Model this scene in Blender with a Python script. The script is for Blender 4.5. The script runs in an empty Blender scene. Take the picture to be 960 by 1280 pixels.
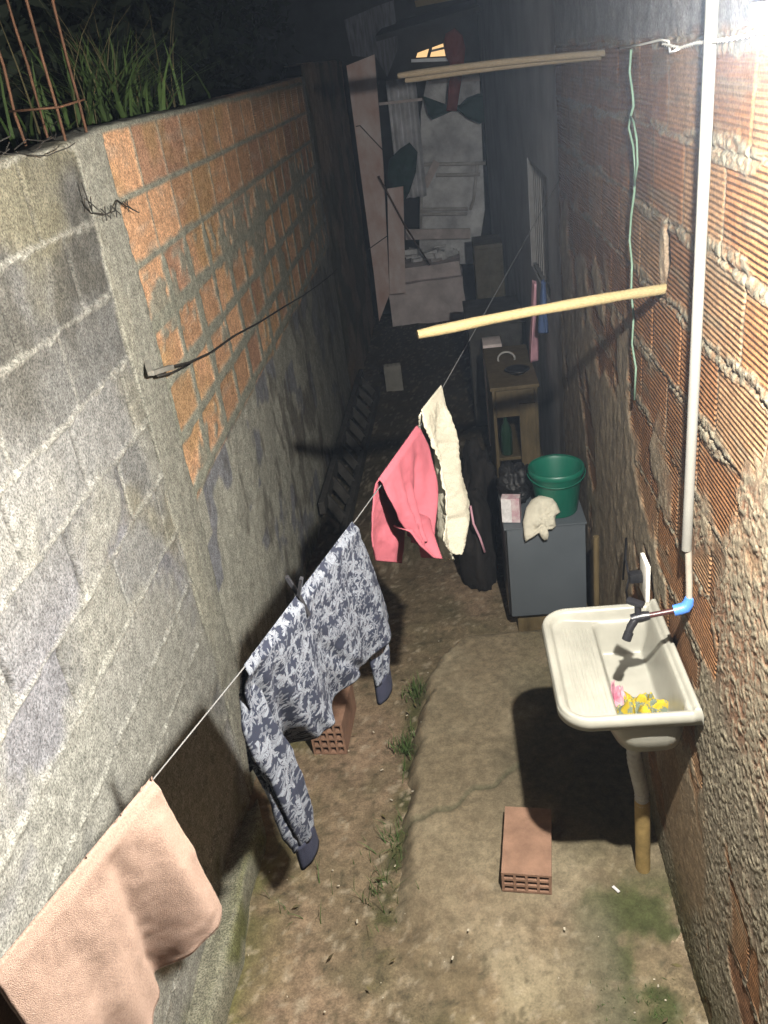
import bpy, bmesh, math, random
import numpy as np
from mathutils import Vector, Matrix
random.seed(7); np.random.seed(7)
SC = bpy.context.scene
COL = SC.collection
R = math.radians

# ------------------------------------------------------------------ camera
CAMH = 2.58
FPX, PITCH, ROLL, YAW = 1064.005, 0.483062, -0.140645, -0.112195
_f = np.array([math.sin(YAW)*math.cos(PITCH), math.cos(YAW)*math.cos(PITCH), -math.sin(PITCH)])
_r0 = np.array([math.cos(YAW), -math.sin(YAW), 0.0]); _u0 = np.cross(_r0, _f)
_r = _r0*math.cos(ROLL)+_u0*math.sin(ROLL); _u = -_r0*math.sin(ROLL)+_u0*math.cos(ROLL)
cam_d = bpy.data.cameras.new('camera'); cam = bpy.data.objects.new('camera', cam_d); COL.objects.link(cam)
cam.matrix_world = Matrix(((_r[0], _u[0], -_f[0], 0), (_r[1], _u[1], -_f[1], 0), (_r[2], _u[2], -_f[2], CAMH), (0, 0, 0, 1)))
cam_d.sensor_fit = 'VERTICAL'; cam_d.sensor_height = 24.0; cam_d.lens = FPX/1280*24.0
cam_d.clip_start = 0.02; cam_d.clip_end = 300
SC.camera = cam
# ------------------------------------------------------------------ night sky, moon, exposure
w = bpy.data.worlds.new('World'); SC.world = w; w.use_nodes = True
nt = w.node_tree; bg = nt.nodes['Background']
sky = nt.nodes.new('ShaderNodeTexSky'); sky.sky_type = 'NISHITA'; sky.sun_disc = False
sky.sun_elevation = R(25.0); sky.sun_rotation = R(200)
nt.links.new(sky.outputs[0], bg.inputs[0]); bg.inputs[1].default_value = 0.006
moon_d = bpy.data.lights.new('moon', 'SUN'); moon_d.energy = 0.01; moon_d.angle = R(2); moon_d.color = (.8, .88, 1)
moon = bpy.data.objects.new('moon', moon_d); COL.objects.link(moon); moon.rotation_euler = (R(40), 0, R(20))
LAMP = (0.330, 0.96, 2.576); LAMP_L = 50000.0; LAMP_C = (1.0, 0.96, 0.875)
SC.view_settings.view_transform = 'Standard'; SC.view_settings.look = 'None'
SC.view_settings.exposure = 0.0; SC.view_settings.gamma = 1.0; SC.view_settings.use_curve_mapping = False
SC.render.engine = 'CYCLES'
SC.cycles.use_denoising = True
SC.cycles.max_bounces = 8; SC.cycles.diffuse_bounces = 5
SC.cycles.sample_clamp_indirect = 6

# ------------------------------------------------------------------ helpers
def _ray(px, py): return _r*(px-480)/FPX+_u*(640-py)/FPX+_f
def at_x(px, py, x): d = _ray(px, py); t = x/d[0]; return Vector((x, d[1]*t, CAMH+d[2]*t))
def at_y(px, py, y): d = _ray(px, py); t = y/d[1]; return Vector((d[0]*t, y, CAMH+d[2]*t))
def at_z(px, py, z): d = _ray(px, py); t = (z-CAMH)/d[2]; return Vector((d[0]*t, d[1]*t, z))

def vn(x, y, seed=0):
    xi = np.floor(x).astype(np.int64); yi = np.floor(y).astype(np.int64)
    fx = x-xi; fy = y-yi; fx = fx*fx*(3-2*fx); fy = fy*fy*(3-2*fy)
    def h(a, b):
        k = (a*374761393+b*668265263+seed*1442695041) & 0xffffffff
        k = ((k ^ (k >> 13))*1274126177) & 0xffffffff
        k = ((k ^ (k >> 16))*2246822519) & 0xffffffff
        return ((k ^ (k >> 15)) & 0xffffff)/float(0xffffff)
    return (h(xi, yi)*(1-fx)+h(xi+1, yi)*fx)*(1-fy)+(h(xi, yi+1)*(1-fx)+h(xi+1, yi+1)*fx)*fy
def fbm(x, y, seed=0, o=4):
    s = 0; a = .5; t = 0
    for i in range(o):
        s = s+a*vn(x*2**i, y*2**i, seed+i*17); t += a; a *= .5
    return s/t
def worley(x, y, seed=0, keep=.75):
    """height of scattered round grains of mixed size; keep = share of cells that hold one"""
    xi = np.floor(x).astype(np.int64); yi = np.floor(y).astype(np.int64); H = np.zeros(x.shape)
    for di in (-1, 0, 1):
        for dj in (-1, 0, 1):
            k = (xi+di)*7919+(yi+dj)*104729
            px = xi+di+hsh(k, seed+1); py = yi+dj+hsh(k, seed+2); r = .35+.55*hsh(k, seed+3)**1.5; on = hsh(k, seed+4) < keep
            d2 = (x-px)**2+(y-py)**2; H = np.maximum(H, np.where(on, np.sqrt(np.maximum(r*r-d2, 0)), 0))
    return H
def hsh(a, seed=0):
    k = (np.asarray(a).astype(np.int64)*2654435761+seed*97531) & 0xffffffff
    k = ((k ^ (k >> 15))*2246822519) & 0xffffffff
    return ((k ^ (k >> 13)) & 0xffff)/65535.0
def sst(a, b, x): t = np.clip((x-a)/(b-a), 0, 1); return t*t*(3-2*t)
def mixc(c, d, m): return c*(1-m[..., None])+np.asarray(d)*m[..., None]

def link(name, me, mat=None, parent=None):
    o = bpy.data.objects.new(name, me); COL.objects.link(o)
    if mat is not None and not me.materials: me.materials.append(mat)
    if parent is not None: o.parent = parent; o.matrix_parent_inverse = Matrix.Translation(parent.location).inverted()
    return o
def tag(o, label, cat, group=None):
    o['label'] = label; o['category'] = cat
    if group: o['group'] = group
    return o
def thing(name, loc, label, cat, group=None):
    o = bpy.data.objects.new(name, None); COL.objects.link(o); o.location = loc; o.empty_display_size = .05
    bpy.context.view_layer.update()
    return tag(o, label, cat, group)
def struct(o, kind='structure'): o['kind'] = kind; return o

def grid_mesh(name, P, col=None, ribs=None, uv=None, smooth=True):
    """P: (n,m,3) array of points"""
    n, m = P.shape[:2]
    me = bpy.data.meshes.new(name)
    idx = np.arange(n*m).reshape(n, m)
    q = np.stack([idx[:-1, :-1], idx[1:, :-1], idx[1:, 1:], idx[:-1, 1:]], -1).reshape(-1, 4)
    me.vertices.add(n*m); me.vertices.foreach_set('co', P.reshape(-1).astype(np.float32))
    me.loops.add(q.size); me.loops.foreach_set('vertex_index', q.reshape(-1).astype(np.int32))
    me.polygons.add(len(q)); me.polygons.foreach_set('loop_start', (np.arange(len(q))*4).astype(np.int32))
    me.update(calc_edges=True)
    me.polygons.foreach_set('use_smooth', np.full(len(q), smooth))
    if col is not None:
        a = me.color_attributes.new('Col', 'FLOAT_COLOR', 'POINT')
        c = np.ones((n*m, 4), np.float32); c[:, :3] = col.reshape(-1, 3); a.data.foreach_set('color', c.reshape(-1))
    if ribs is not None:
        a = me.attributes.new('Ribs', 'FLOAT', 'POINT'); a.data.foreach_set('value', ribs.reshape(-1).astype(np.float32))
    if uv is not None:
        l = me.uv_layers.new(name='UVMap'); U = uv.reshape(-1, 2)[q.reshape(-1)]
        l.data.foreach_set('uv', U.reshape(-1).astype(np.float32))
    me.validate()
    return me

class MB:
    """collects simple shapes into one mesh"""
    def __init__(s): s.bm = bmesh.new()
    def box(s, c, d, rot=None, bev=0.0):
        g = bmesh.ops.create_cube(s.bm, size=1.0)['verts']
        M = Matrix.Translation(c) @ (rot.to_4x4() if rot is not None else Matrix()) @ Matrix.Diagonal((d[0], d[1], d[2], 1))
        bmesh.ops.transform(s.bm, matrix=M, verts=g)
        if bev:
            es = list({e for v in g for e in v.link_edges})
            bmesh.ops.bevel(s.bm, geom=es, offset=bev, segments=2, affect='EDGES', profile=.6)
        return s
    def bar(s, a, b, wx, wy=None, up=(0, 0, 1), bev=0.0):
        a = Vector(a); b = Vector(b); d = b-a; z = d.normalized(); u = Vector(up)
        x = u.cross(z)
        if x.length < 1e-4: x = Vector((1, 0, 0)).cross(z)
        x.normalize(); y = z.cross(x)
        rot = Matrix((x, y, z)).transposed()
        return s.box((a+b)/2, (wx, wy or wx, d.length), rot, bev)
    def tube(s, pts, rad, n=10, cap=True, flat=None, jit=0):
        pts = [Vector(p) for p in pts]
        rings = []; prev = None
        for i, p in enumerate(pts):
            d = (pts[min(i+1, len(pts)-1)]-pts[max(i-1, 0)]).normalized()
            if prev is None:
                x = d.cross(Vector((0, 0, 1)))
                if x.length < 1e-3: x = d.cross(Vector((1, 0, 0)))
            else: x = prev-d*prev.dot(d)
            x.normalize(); prev = x; y = d.cross(x)
            r = rad[i] if isinstance(rad, (list, tuple)) else rad
            ring = []
            for k in range(n):
                a = 2*math.pi*k/n; rr = r*(1+jit*random.uniform(-1, 1))
                ring.append(s.bm.verts.new(p+x*math.cos(a)*rr+y*math.sin(a)*rr*(flat or 1)))
            rings.append(ring)
        for A, B in zip(rings[:-1], rings[1:]):
            for k in range(n): s.bm.faces.new((A[k], A[(k+1) % n], B[(k+1) % n], B[k]))
        if cap:
            s.bm.faces.new(rings[0][::-1]); s.bm.faces.new(rings[-1])
        return s
    def lathe(s, prof, c, n=32, axis=None):
        c = Vector(c); rings = []
        for r, z in prof:
            rings.append([s.bm.verts.new(c+Vector((r*math.cos(2*math.pi*k/n), r*math.sin(2*math.pi*k/n), z))) for k in range(n)])
        for A, B in zip(rings[:-1], rings[1:]):
            for k in range(n): s.bm.faces.new((A[k], A[(k+1) % n], B[(k+1) % n], B[k]))
        return s
    def face(s, pts): s.bm.faces.new([s.bm.verts.new(p) for p in pts]); return s
    def build(s, name, mat, parent=None, smooth=False, recalc=True):
        if recalc: bmesh.ops.recalc_face_normals(s.bm, faces=s.bm.faces)
        me = bpy.data.meshes.new(name); s.bm.to_mesh(me); s.bm.free()
        if smooth:
            for p in me.polygons: p.use_smooth = True
        o = link(name, me, mat, parent)
        if smooth == 'auto':
            md = o.modifiers.new('split', 'EDGE_SPLIT'); md.split_angle = R(40)
        return o

def pmat(name, col, rough=.8, var=.25, scale=12, bump=.3, bscale=60, col2=None, metal=0, spec=.3, dist=.004, stretch=None, cscale=None):
    m = bpy.data.materials.new(name); m.use_nodes = True; t = m.node_tree; N = t.nodes; L = t.links
    b = N['Principled BSDF']; b.inputs['Roughness'].default_value = rough; b.inputs['Metallic'].default_value = metal
    b.inputs['Specular IOR Level'].default_value = spec
    tc = N.new('ShaderNodeTexCoord'); mp = N.new('ShaderNodeMapping'); L.new(tc.outputs['Object'], mp.inputs[0])
    if stretch: mp.inputs['Scale'].default_value = stretch
    n1 = N.new('ShaderNodeTexNoise'); n1.inputs['Scale'].default_value = scale; n1.inputs['Detail'].default_value = 6; n1.inputs['Roughness'].default_value = .65
    L.new(mp.outputs[0], n1.inputs['Vector'])
    rmp = N.new('ShaderNodeValToRGB'); L.new(n1.outputs[0], rmp.inputs[0])
    c = np.array(col); c2 = np.array(col2) if col2 is not None else None
    rmp.color_ramp.elements[0].position = .3; rmp.color_ramp.elements[1].position = .7
    lo = c*(1-var); hi = c*(1+var) if c2 is None else c2
    rmp.color_ramp.elements[0].color = (*np.clip(lo, 0, 1), 1); rmp.color_ramp.elements[1].color = (*np.clip(hi, 0, 1), 1)
    L.new(rmp.outputs[0], b.inputs['Base Color'])
    if bump:
        n2 = N.new('ShaderNodeTexNoise'); n2.inputs['Scale'].default_value = bscale; n2.inputs['Detail'].default_value = 5
        L.new(mp.outputs[0], n2.inputs['Vector'])
        bp = N.new('ShaderNodeBump'); bp.inputs['Strength'].default_value = bump; bp.inputs['Distance'].default_value = dist
        L.new(n2.outputs[0], bp.inputs['Height']); L.new(bp.outputs[0], b.inputs['Normal'])
    return m

def wallmat(name, rough=.9, fine=220, ribs=True, speck=.5, ribpitch=.0128, ribd=.004):
    """colour from the surface's own brick / mortar layout plus fine grain; ribs of the hollow bricks as relief"""
    m = bpy.data.materials.new(name); m.use_nodes = True; t = m.node_tree; N = t.nodes; L = t.links
    b = N['Principled BSDF']; b.inputs['Roughness'].default_value = rough; b.inputs['Specular IOR Level'].default_value = .2
    at = N.new('ShaderNodeAttribute'); at.attribute_name = 'Col'
    tc = N.new('ShaderNodeTexCoord')
    n1 = N.new('ShaderNodeTexNoise'); n1.inputs['Scale'].default_value = fine; n1.inputs['Detail'].default_value = 4; n1.inputs['Roughness'].default_value = .7
    n2 = N.new('ShaderNodeTexNoise'); n2.inputs['Scale'].default_value = 28; n2.inputs['Detail'].default_value = 6; n2.inputs['Roughness'].default_value = .7
    for n in (n1, n2): L.new(tc.outputs['Object'], n.inputs['Vector'])
    a = N.new('ShaderNodeMapRange'); a.inputs[1].default_value = .35; a.inputs[2].default_value = .65; a.inputs[3].default_value = 1-speck; a.inputs[4].default_value = 1+speck
    L.new(n1.outputs[0], a.inputs[0])
    c = N.new('ShaderNodeMapRange'); c.inputs[1].default_value = .34; c.inputs[2].default_value = .66; c.inputs[3].default_value = .72; c.inputs[4].default_value = 1.28
    L.new(n2.outputs[0], c.inputs[0])
    mu = N.new('ShaderNodeMath'); mu.operation = 'MULTIPLY'; L.new(a.outputs[0], mu.inputs[0]); L.new(c.outputs[0], mu.inputs[1])
    vm = N.new('ShaderNodeVectorMath'); vm.operation = 'SCALE'; L.new(at.outputs['Color'], vm.inputs[0]); L.new(mu.outputs[0], vm.inputs['Scale'])
    L.new(vm.outputs[0], b.inputs['Base Color'])
    b1 = N.new('ShaderNodeBump'); b1.inputs['Strength'].default_value = .55; b1.inputs['Distance'].default_value = .003
    sm = N.new('ShaderNodeMath'); sm.operation = 'ADD'; L.new(n1.outputs[0], sm.inputs[0]); L.new(n2.outputs[0], sm.inputs[1]); L.new(sm.outputs[0], b1.inputs['Height'])
    if ribs:
        ra = N.new('ShaderNodeAttribute'); ra.attribute_name = 'Ribs'
        sp = N.new('ShaderNodeSeparateXYZ'); L.new(tc.outputs['Object'], sp.inputs[0])
        k = N.new('ShaderNodeMath'); k.operation = 'MULTIPLY'; k.inputs[1].default_value = 2*math.pi/ribpitch; L.new(sp.outputs[2], k.inputs[0])
        sn = N.new('ShaderNodeMath'); sn.operation = 'SINE'; L.new(k.outputs[0], sn.inputs[0])
        ml = N.new('ShaderNodeMath'); ml.operation = 'MULTIPLY'; L.new(sn.outputs[0], ml.inputs[0]); L.new(ra.outputs['Fac'], ml.inputs[1])
        b2 = N.new('ShaderNodeBump'); b2.inputs['Strength'].default_value = 1.0; b2.inputs['Distance'].default_value = ribd*.5
        L.new(ml.outputs[0], b2.inputs['Height']); L.new(b2.outputs[0], b1.inputs['Normal'])
    L.new(b1.outputs[0], b.inputs['Normal'])
    return m

M = {}
M['wall'] = wallmat('block_and_brick_masonry', fine=170, speck=.62, ribd=.0022)
M['rwall'] = wallmat('ribbed_brick_masonry', fine=150, speck=.35, ribd=.0036)
M['slab'] = wallmat('worn_screed', ribs=False, fine=140, speck=.16)
M['ground'] = wallmat('trodden_dirt', ribs=False, fine=140, speck=.26)
M['pvc'] = pmat('white_pvc', (.155, .15, .135), .45, .08, 8, .05, spec=.5)
M['grey_pvc'] = pmat('grubby_grey_pipe', (.25, .22, .18), .7, .2)
M['flex'] = pmat('grey_flexible_hose', (.33, .32, .30), .6, .15)
M['brownpipe'] = pmat('muddy_brown_pipe', (.26, .18, .07), .7, .25, 20)
M['tank'] = pmat('cream_plastic', (.235, .228, .195), .38, .16, 7, .08, 40, spec=.5, dist=.001)
M['wood_pale'] = pmat('pale_wood_pole', (.17, .13, .062), .75, .3, 30, .4, 60, stretch=(3, 12, 12))
M['wood_dull'] = pmat('dull_brown_pole', (.085, .066, .042), .8, .35, 30, .4, 60, stretch=(3, 12, 12))
M['wood_dark'] = pmat('weathered_dark_timber', (.04, .037, .033), .85, .4, 15, .5, 50)
M['wood_pink'] = pmat('faded_pink_board', (.70, .45, .38), .85, .25, 3.5, .4, 40, col2=(.74, .66, .64), stretch=(1.2, 1, .7))
M['wood_plank'] = pmat('greyish_plank', (.6, .52, .5), .85, .25, 6, .4, 40)
M['wood_brown'] = pmat('brown_varnished_wood', (.085, .062, .03), .6, .35, 6, .3, 40, stretch=(4, 4, 1))
M['hollow'] = pmat('fired_clay', (.21, .122, .082), .85, .25, 14, .5, 120)
M['rust'] = pmat('rusty_steel', (.09, .045, .025), .75, .4, 40, .5, 150, metal=.3)
M['wire'] = pmat('dark_wire', (.03, .028, .025), .5, .2)
M['wire_w'] = pmat('white_twisted_flex', (.6, .58, .54), .5, .1)
M['cord'] = pmat('grey_washing_line', (.05, .05, .05), .6, .2)
M['green_cord'] = pmat('faded_green_cord', (.09, .14, .10), .6, .2, 30)
M['black_pl'] = pmat('black_plastic', (.012, .012, .014), .35, .2, spec=.5)
M['red_pl'] = pmat('dark_red_plastic', (.04, .012, .012), .4, .1, spec=.5)
M['blue_pl'] = pmat('blue_plastic', (.05, .15, .45), .4, .15, spec=.5)
M['bucket'] = pmat('green_plastic', (.0, .085, .052), .42, .12, 6, .05, spec=.5)
M['plate'] = pmat('white_switch_plastic', (.68, .66, .60), .4, .05, spec=.5, bump=0)
M['cab'] = pmat('dark_grey_painted_metal', (.068, .078, .088), .45, .12, 3, .06, 40, spec=.4)
M['bagbl'] = pmat('black_polythene', (.008, .008, .009), .5, .3, 20, 1.0, 30, spec=.35, dist=.02)
M['bagbr'] = pmat('dark_brown_sacking', (.012, .010, .009), .9, .4, 20, .6, 50)
M['towel'] = pmat('beige_pink_terry', (.172, .122, .098), .95, .30, 420, .9, 900, spec=.03, dist=.003)
M['red_cloth'] = pmat('coral_red_cotton', (.145, .038, .048), .9, .12, 10, .25, 500, spec=.1, dist=.001)
M['white_cloth'] = pmat('off_white_cloth', (.23, .215, .17), .95, .22, 300, .8, 420, spec=.05, dist=.003)
M['navy'] = pmat('navy_rib_knit', (.009, .010, .017), .9, .15, 30, .3, 300, spec=.1)
M['glove'] = pmat('white_knit_cotton', (.45, .42, .34), .9, .1, 30, .4, 300, spec=.1)
M['concrete'] = pmat('rough_concrete', (.20, .19, .165), .9, .35, 5, .7, 40)
M['conc_pink'] = pmat('pinkish_render', (.64, .56, .55), .9, .25, 4, .5, 30)
M['plaster'] = pmat('grey_dirty_plaster', (.24, .235, .24), .9, .3, 2.5, .5, 25)
M['white_board'] = pmat('worn_white_panel', (.74, .72, .75), .8, .45, 3.5, .3, 30)
M['corr'] = pmat('corrugated_fibre_sheet', (.6,.6,.63), .8, .3, 4, .3, 30)
M['pale_frame'] = pmat('pale_painted_frame', (.6, .57, .55), .7, .2, 8)
M['gcloth'] = pmat('dark_green_cloth', (.012, .05, .042), .9, .2, 10, .3, 200)
M['rcloth'] = pmat('dark_red_cloth', (.22, .045, .035), .9, .2, 10, .3, 200)
M['pink_cloth'] = pmat('dusty_pink_cloth', (.55, .30, .36), .9, .15, 10, .3, 200)
M['blue_cloth'] = pmat('dark_blue_cloth', (.06, .10, .22), .9, .2, 10, .3, 200)
M['bluep'] = pmat('dark_blue_paint', (.03, .04, .09), .7, .2, 5)
M['bottle'] = pmat('green_glass', (.012, .035, .02), .12, .1, bump=0, spec=.6)
M['paper'] = pmat('printed_packet', (.42, .17, .23), .6, .3, 25, 0, col2=(.5,.46,.45))
M['paper_w'] = pmat('white_packet_side', (.5, .48, .48), .6, .25, 40, 0)
M['leaf'] = pmat('grass_blade', (.05, .085, .022), .7, .4, 4, 0)
M['weed'] = pmat('small_weed', (.05, .085, .022), .7, .4, 6, 0)
M['dleaf'] = pmat('night_foliage', (.010, .016, .008), .8, .4, 3, 0)
M['chip'] = pmat('pale_scraps', (.34, .30, .23), .8, .4, 30, 0)
M['earth'] = pmat('dark_earth', (.03, .028, .02), .95, .4, 3, .6, 15)
M['roofdark'] = pmat('dark_old_roof', (.03, .032, .034), .9, .3, 4, .4, 20)
M['zinc'] = pmat('zinc_flashing', (.5, .52, .56), .5, .1, metal=.4)

def emat(name, col, s):
    m = bpy.data.materials.new(name); m.use_nodes = True; t = m.node_tree; t.nodes.remove(t.nodes['Principled BSDF'])
    e = t.nodes.new('ShaderNodeEmission'); e.inputs[0].default_value = (*col, 1); e.inputs[1].default_value = s
    t.links.new(e.outputs[0], t.nodes['Material Output'].inputs[0]); return m

def shirt_mat(name='leaf_print_cotton'):
    m = bpy.data.materials.new(name); m.use_nodes = True; t = m.node_tree; N = t.nodes; L = t.links
    b = N['Principled BSDF']; b.inputs['Roughness'].default_value = .9; b.inputs['Specular IOR Level'].default_value = .1
    uv = N.new('ShaderNodeUVMap')
    def math_(op, a, b_=None, c=None):
        n = N.new('ShaderNodeMath'); n.operation = op
        for i, v in enumerate((a, b_, c)):
            if v is None: continue
            if isinstance(v, (int, float)): n.inputs[i].default_value = v
            else: L.new(v, n.inputs[i])
        return n.outputs[0]
    masks = []
    dn = N.new('ShaderNodeTexNoise'); dn.inputs['Scale'].default_value = 60; L.new(uv.outputs[0], dn.inputs['Vector'])
    for sc, kk, rad, off in ((18, 2.5, .46, 0), (27, 3.5, .38, 3.7), (40, 1.5, .36, 8.1)):
        mp = N.new('ShaderNodeMapping'); mp.inputs['Scale'].default_value = (sc, sc, sc); mp.inputs['Location'].default_value = (off, off*.7, 0)
        L.new(uv.outputs[0], mp.inputs[0])
        ad = N.new('ShaderNodeVectorMath'); ad.operation = 'MULTIPLY_ADD'; L.new(dn.outputs['Color'], ad.inputs[0]); ad.inputs[1].default_value = (.5, .5, 0); L.new(mp.outputs[0], ad.inputs[2])
        vo = N.new('ShaderNodeTexVoronoi'); vo.voronoi_dimensions = '2D'; vo.inputs['Scale'].default_value = 1; vo.inputs['Randomness'].default_value = .75
        L.new(ad.outputs[0], vo.inputs['Vector'])
        sb = N.new('ShaderNodeVectorMath'); sb.operation = 'SUBTRACT'; L.new(ad.outputs[0], sb.inputs[0]); L.new(vo.outputs['Position'], sb.inputs[1])
        s = N.new('ShaderNodeSeparateXYZ'); L.new(sb.outputs[0], s.inputs[0])
        cs = N.new('ShaderNodeSeparateColor'); L.new(vo.outputs['Color'], cs.inputs[0])
        ang = math_('ADD', math_('ARCTAN2', s.outputs[1], s.outputs[0]), math_('MULTIPLY', cs.outputs[0], 6.28))
        pet = math_('POWER', math_('ABSOLUTE', math_('COSINE', math_('MULTIPLY', ang, kk))), 1.6)
        lim = math_('MULTIPLY_ADD', pet, rad, .03)
        d = vo.outputs['Distance']
        mk = math_('LESS_THAN', d, lim)
        # leaf vein
        vein = math_('GREATER_THAN', math_('ABSOLUTE', math_('SUBTRACT', pet, .86)), .05)
        masks.append(math_('MULTIPLY', mk, vein))
    mx = math_('MAXIMUM', masks[0], math_('MULTIPLY', masks[1], .85)); mx = math_('MAXIMUM', mx, math_('MULTIPLY', masks[2], .6))
    mi = N.new('ShaderNodeMix'); mi.data_type = 'RGBA'; mi.inputs[6].default_value = (.009, .0105, .017, 1); mi.inputs[7].default_value = (.072, .078, .090, 1)
    L.new(mx, mi.inputs[0]); L.new(mi.outputs[2], b.inputs['Base Color'])
    n2 = N.new('ShaderNodeTexNoise'); n2.inputs['Scale'].default_value = 500; bp = N.new('ShaderNodeBump'); bp.inputs['Strength'].default_value = .2; bp.inputs['Distance'].default_value = .001
    L.new(n2.outputs[0], bp.inputs['Height']); L.new(bp.outputs[0], b.inputs['Normal'])
    return m
M['shirt'] = shirt_mat()

def ycloth_mat():
    m = pmat('yellow_print_cloth', (.72, .55, .03), .9, .1, 40, .3, 200, col2=(.12, .13, .09))
    r = [n for n in m.node_tree.nodes if n.type == 'VALTORGB'][0].color_ramp
    r.elements[0].position = .49; r.elements[1].position = .54
    r.elements[0].color = (.27, .20, .012, 1); r.elements[1].color = (.10, .12, .09, 1); return m
M['ycloth'] = ycloth_mat()

XL, XR = -0.98, 0.555          # faces of the two walls
def gz(y): return -0.058*np.clip(np.asarray(y, float)-3.6, 0, 9)
def gzf(y): return float(gz(y))

# ------------------------------------------------------------------ ground and slab
EDGE = np.array([(-1.6, -.56), (.6, -.52), (1.2, -.47), (1.5, -.45), (1.82, -.425), (2.1, -.385), (2.35, -.355), (2.61, -.35), (2.9, -.325), (3.1, -.285), (3.25, -.23), (3.36, -.16), (3.43, -.07), (3.47, .02), (3.49, .16)])
def ground_col(X, Y):
    c = np.zeros(X.shape+(3,))+np.array((.122, .093, .058))
    c = mixc(c, (.168, .120, .080), sst(.42, .7, fbm(X*2.6, Y*1.8, 21)))
    c = mixc(c, (.085, .072, .042), sst(.5, .72, fbm(X*3.5, Y*3.5, 31))*.7)
    c = mixc(c, (.20, .165, .11), np.exp(-((X-.0)/.28)**2-((Y-1.6)/.35)**2)*sst(.3, .6, fbm(X*6, Y*6, 33)))
    g = sst(.38, .62, fbm(X*5, Y*5, 41))
    c = mixc(c, (.085, .085, .03), g*(.85*sst(.34, .02, X-XL)*sst(4.5, 2.5, Y)+.35*sst(1.9, 1.1, Y)))
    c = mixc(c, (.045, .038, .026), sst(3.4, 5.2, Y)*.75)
    ex = np.interp(Y, EDGE[:, 0], EDGE[:, 1]); em = np.exp(-((X-ex)/.05)**2)*sst(3.3, 3.0, Y)*sst(1.5, 1.9, Y)
    c = mixc(c, (.045, .045, .018), em*sst(.3, .55, fbm(X*12, Y*12, 34)))
    d = fbm(X*22, Y*22, 35, 3); c = c*(.75+.5*d)[..., None]
    sp = fbm(X*40, Y*40, 51, 2); c = mixc(c, (.26, .22, .16), sst(.68, .80, sp)*.6)
    c = mixc(c, (.045, .04, .025), sst(.30, .22, sp)*.6)
    return c
def build_ground():
    ys = np.concatenate([np.arange(-1.6, 4.2, .014), np.arange(4.2, 11.4, .05)]); xs = np.arange(-1.12, .72, .014)
    Y, X = np.meshgrid(ys, xs, indexing='ij')
    z = gz(Y)+(fbm(X*2.2, Y*2.2, 3)-.5)*.05+(fbm(X*14, Y*14, 9)-.5)*.014
    z += .05*sst(.12, 0, X-XL)*fbm(X*3, Y*3, 12)+.03*sst(.15, 0, XR-X)
    c = ground_col(X, Y)
    P = np.stack([X, Y, z], -1)
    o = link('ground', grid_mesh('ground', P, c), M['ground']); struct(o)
    # the wide dark terrain all around
    t = MB(); n = 14
    pts = [(-60, -40), (60, -40), (60, 80), (-60, 80)]
    t.face([(x, y, -.75) for x, y in pts])
    o = t.build('surrounding_ground', M['earth']); struct(o)
build_ground()

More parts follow.
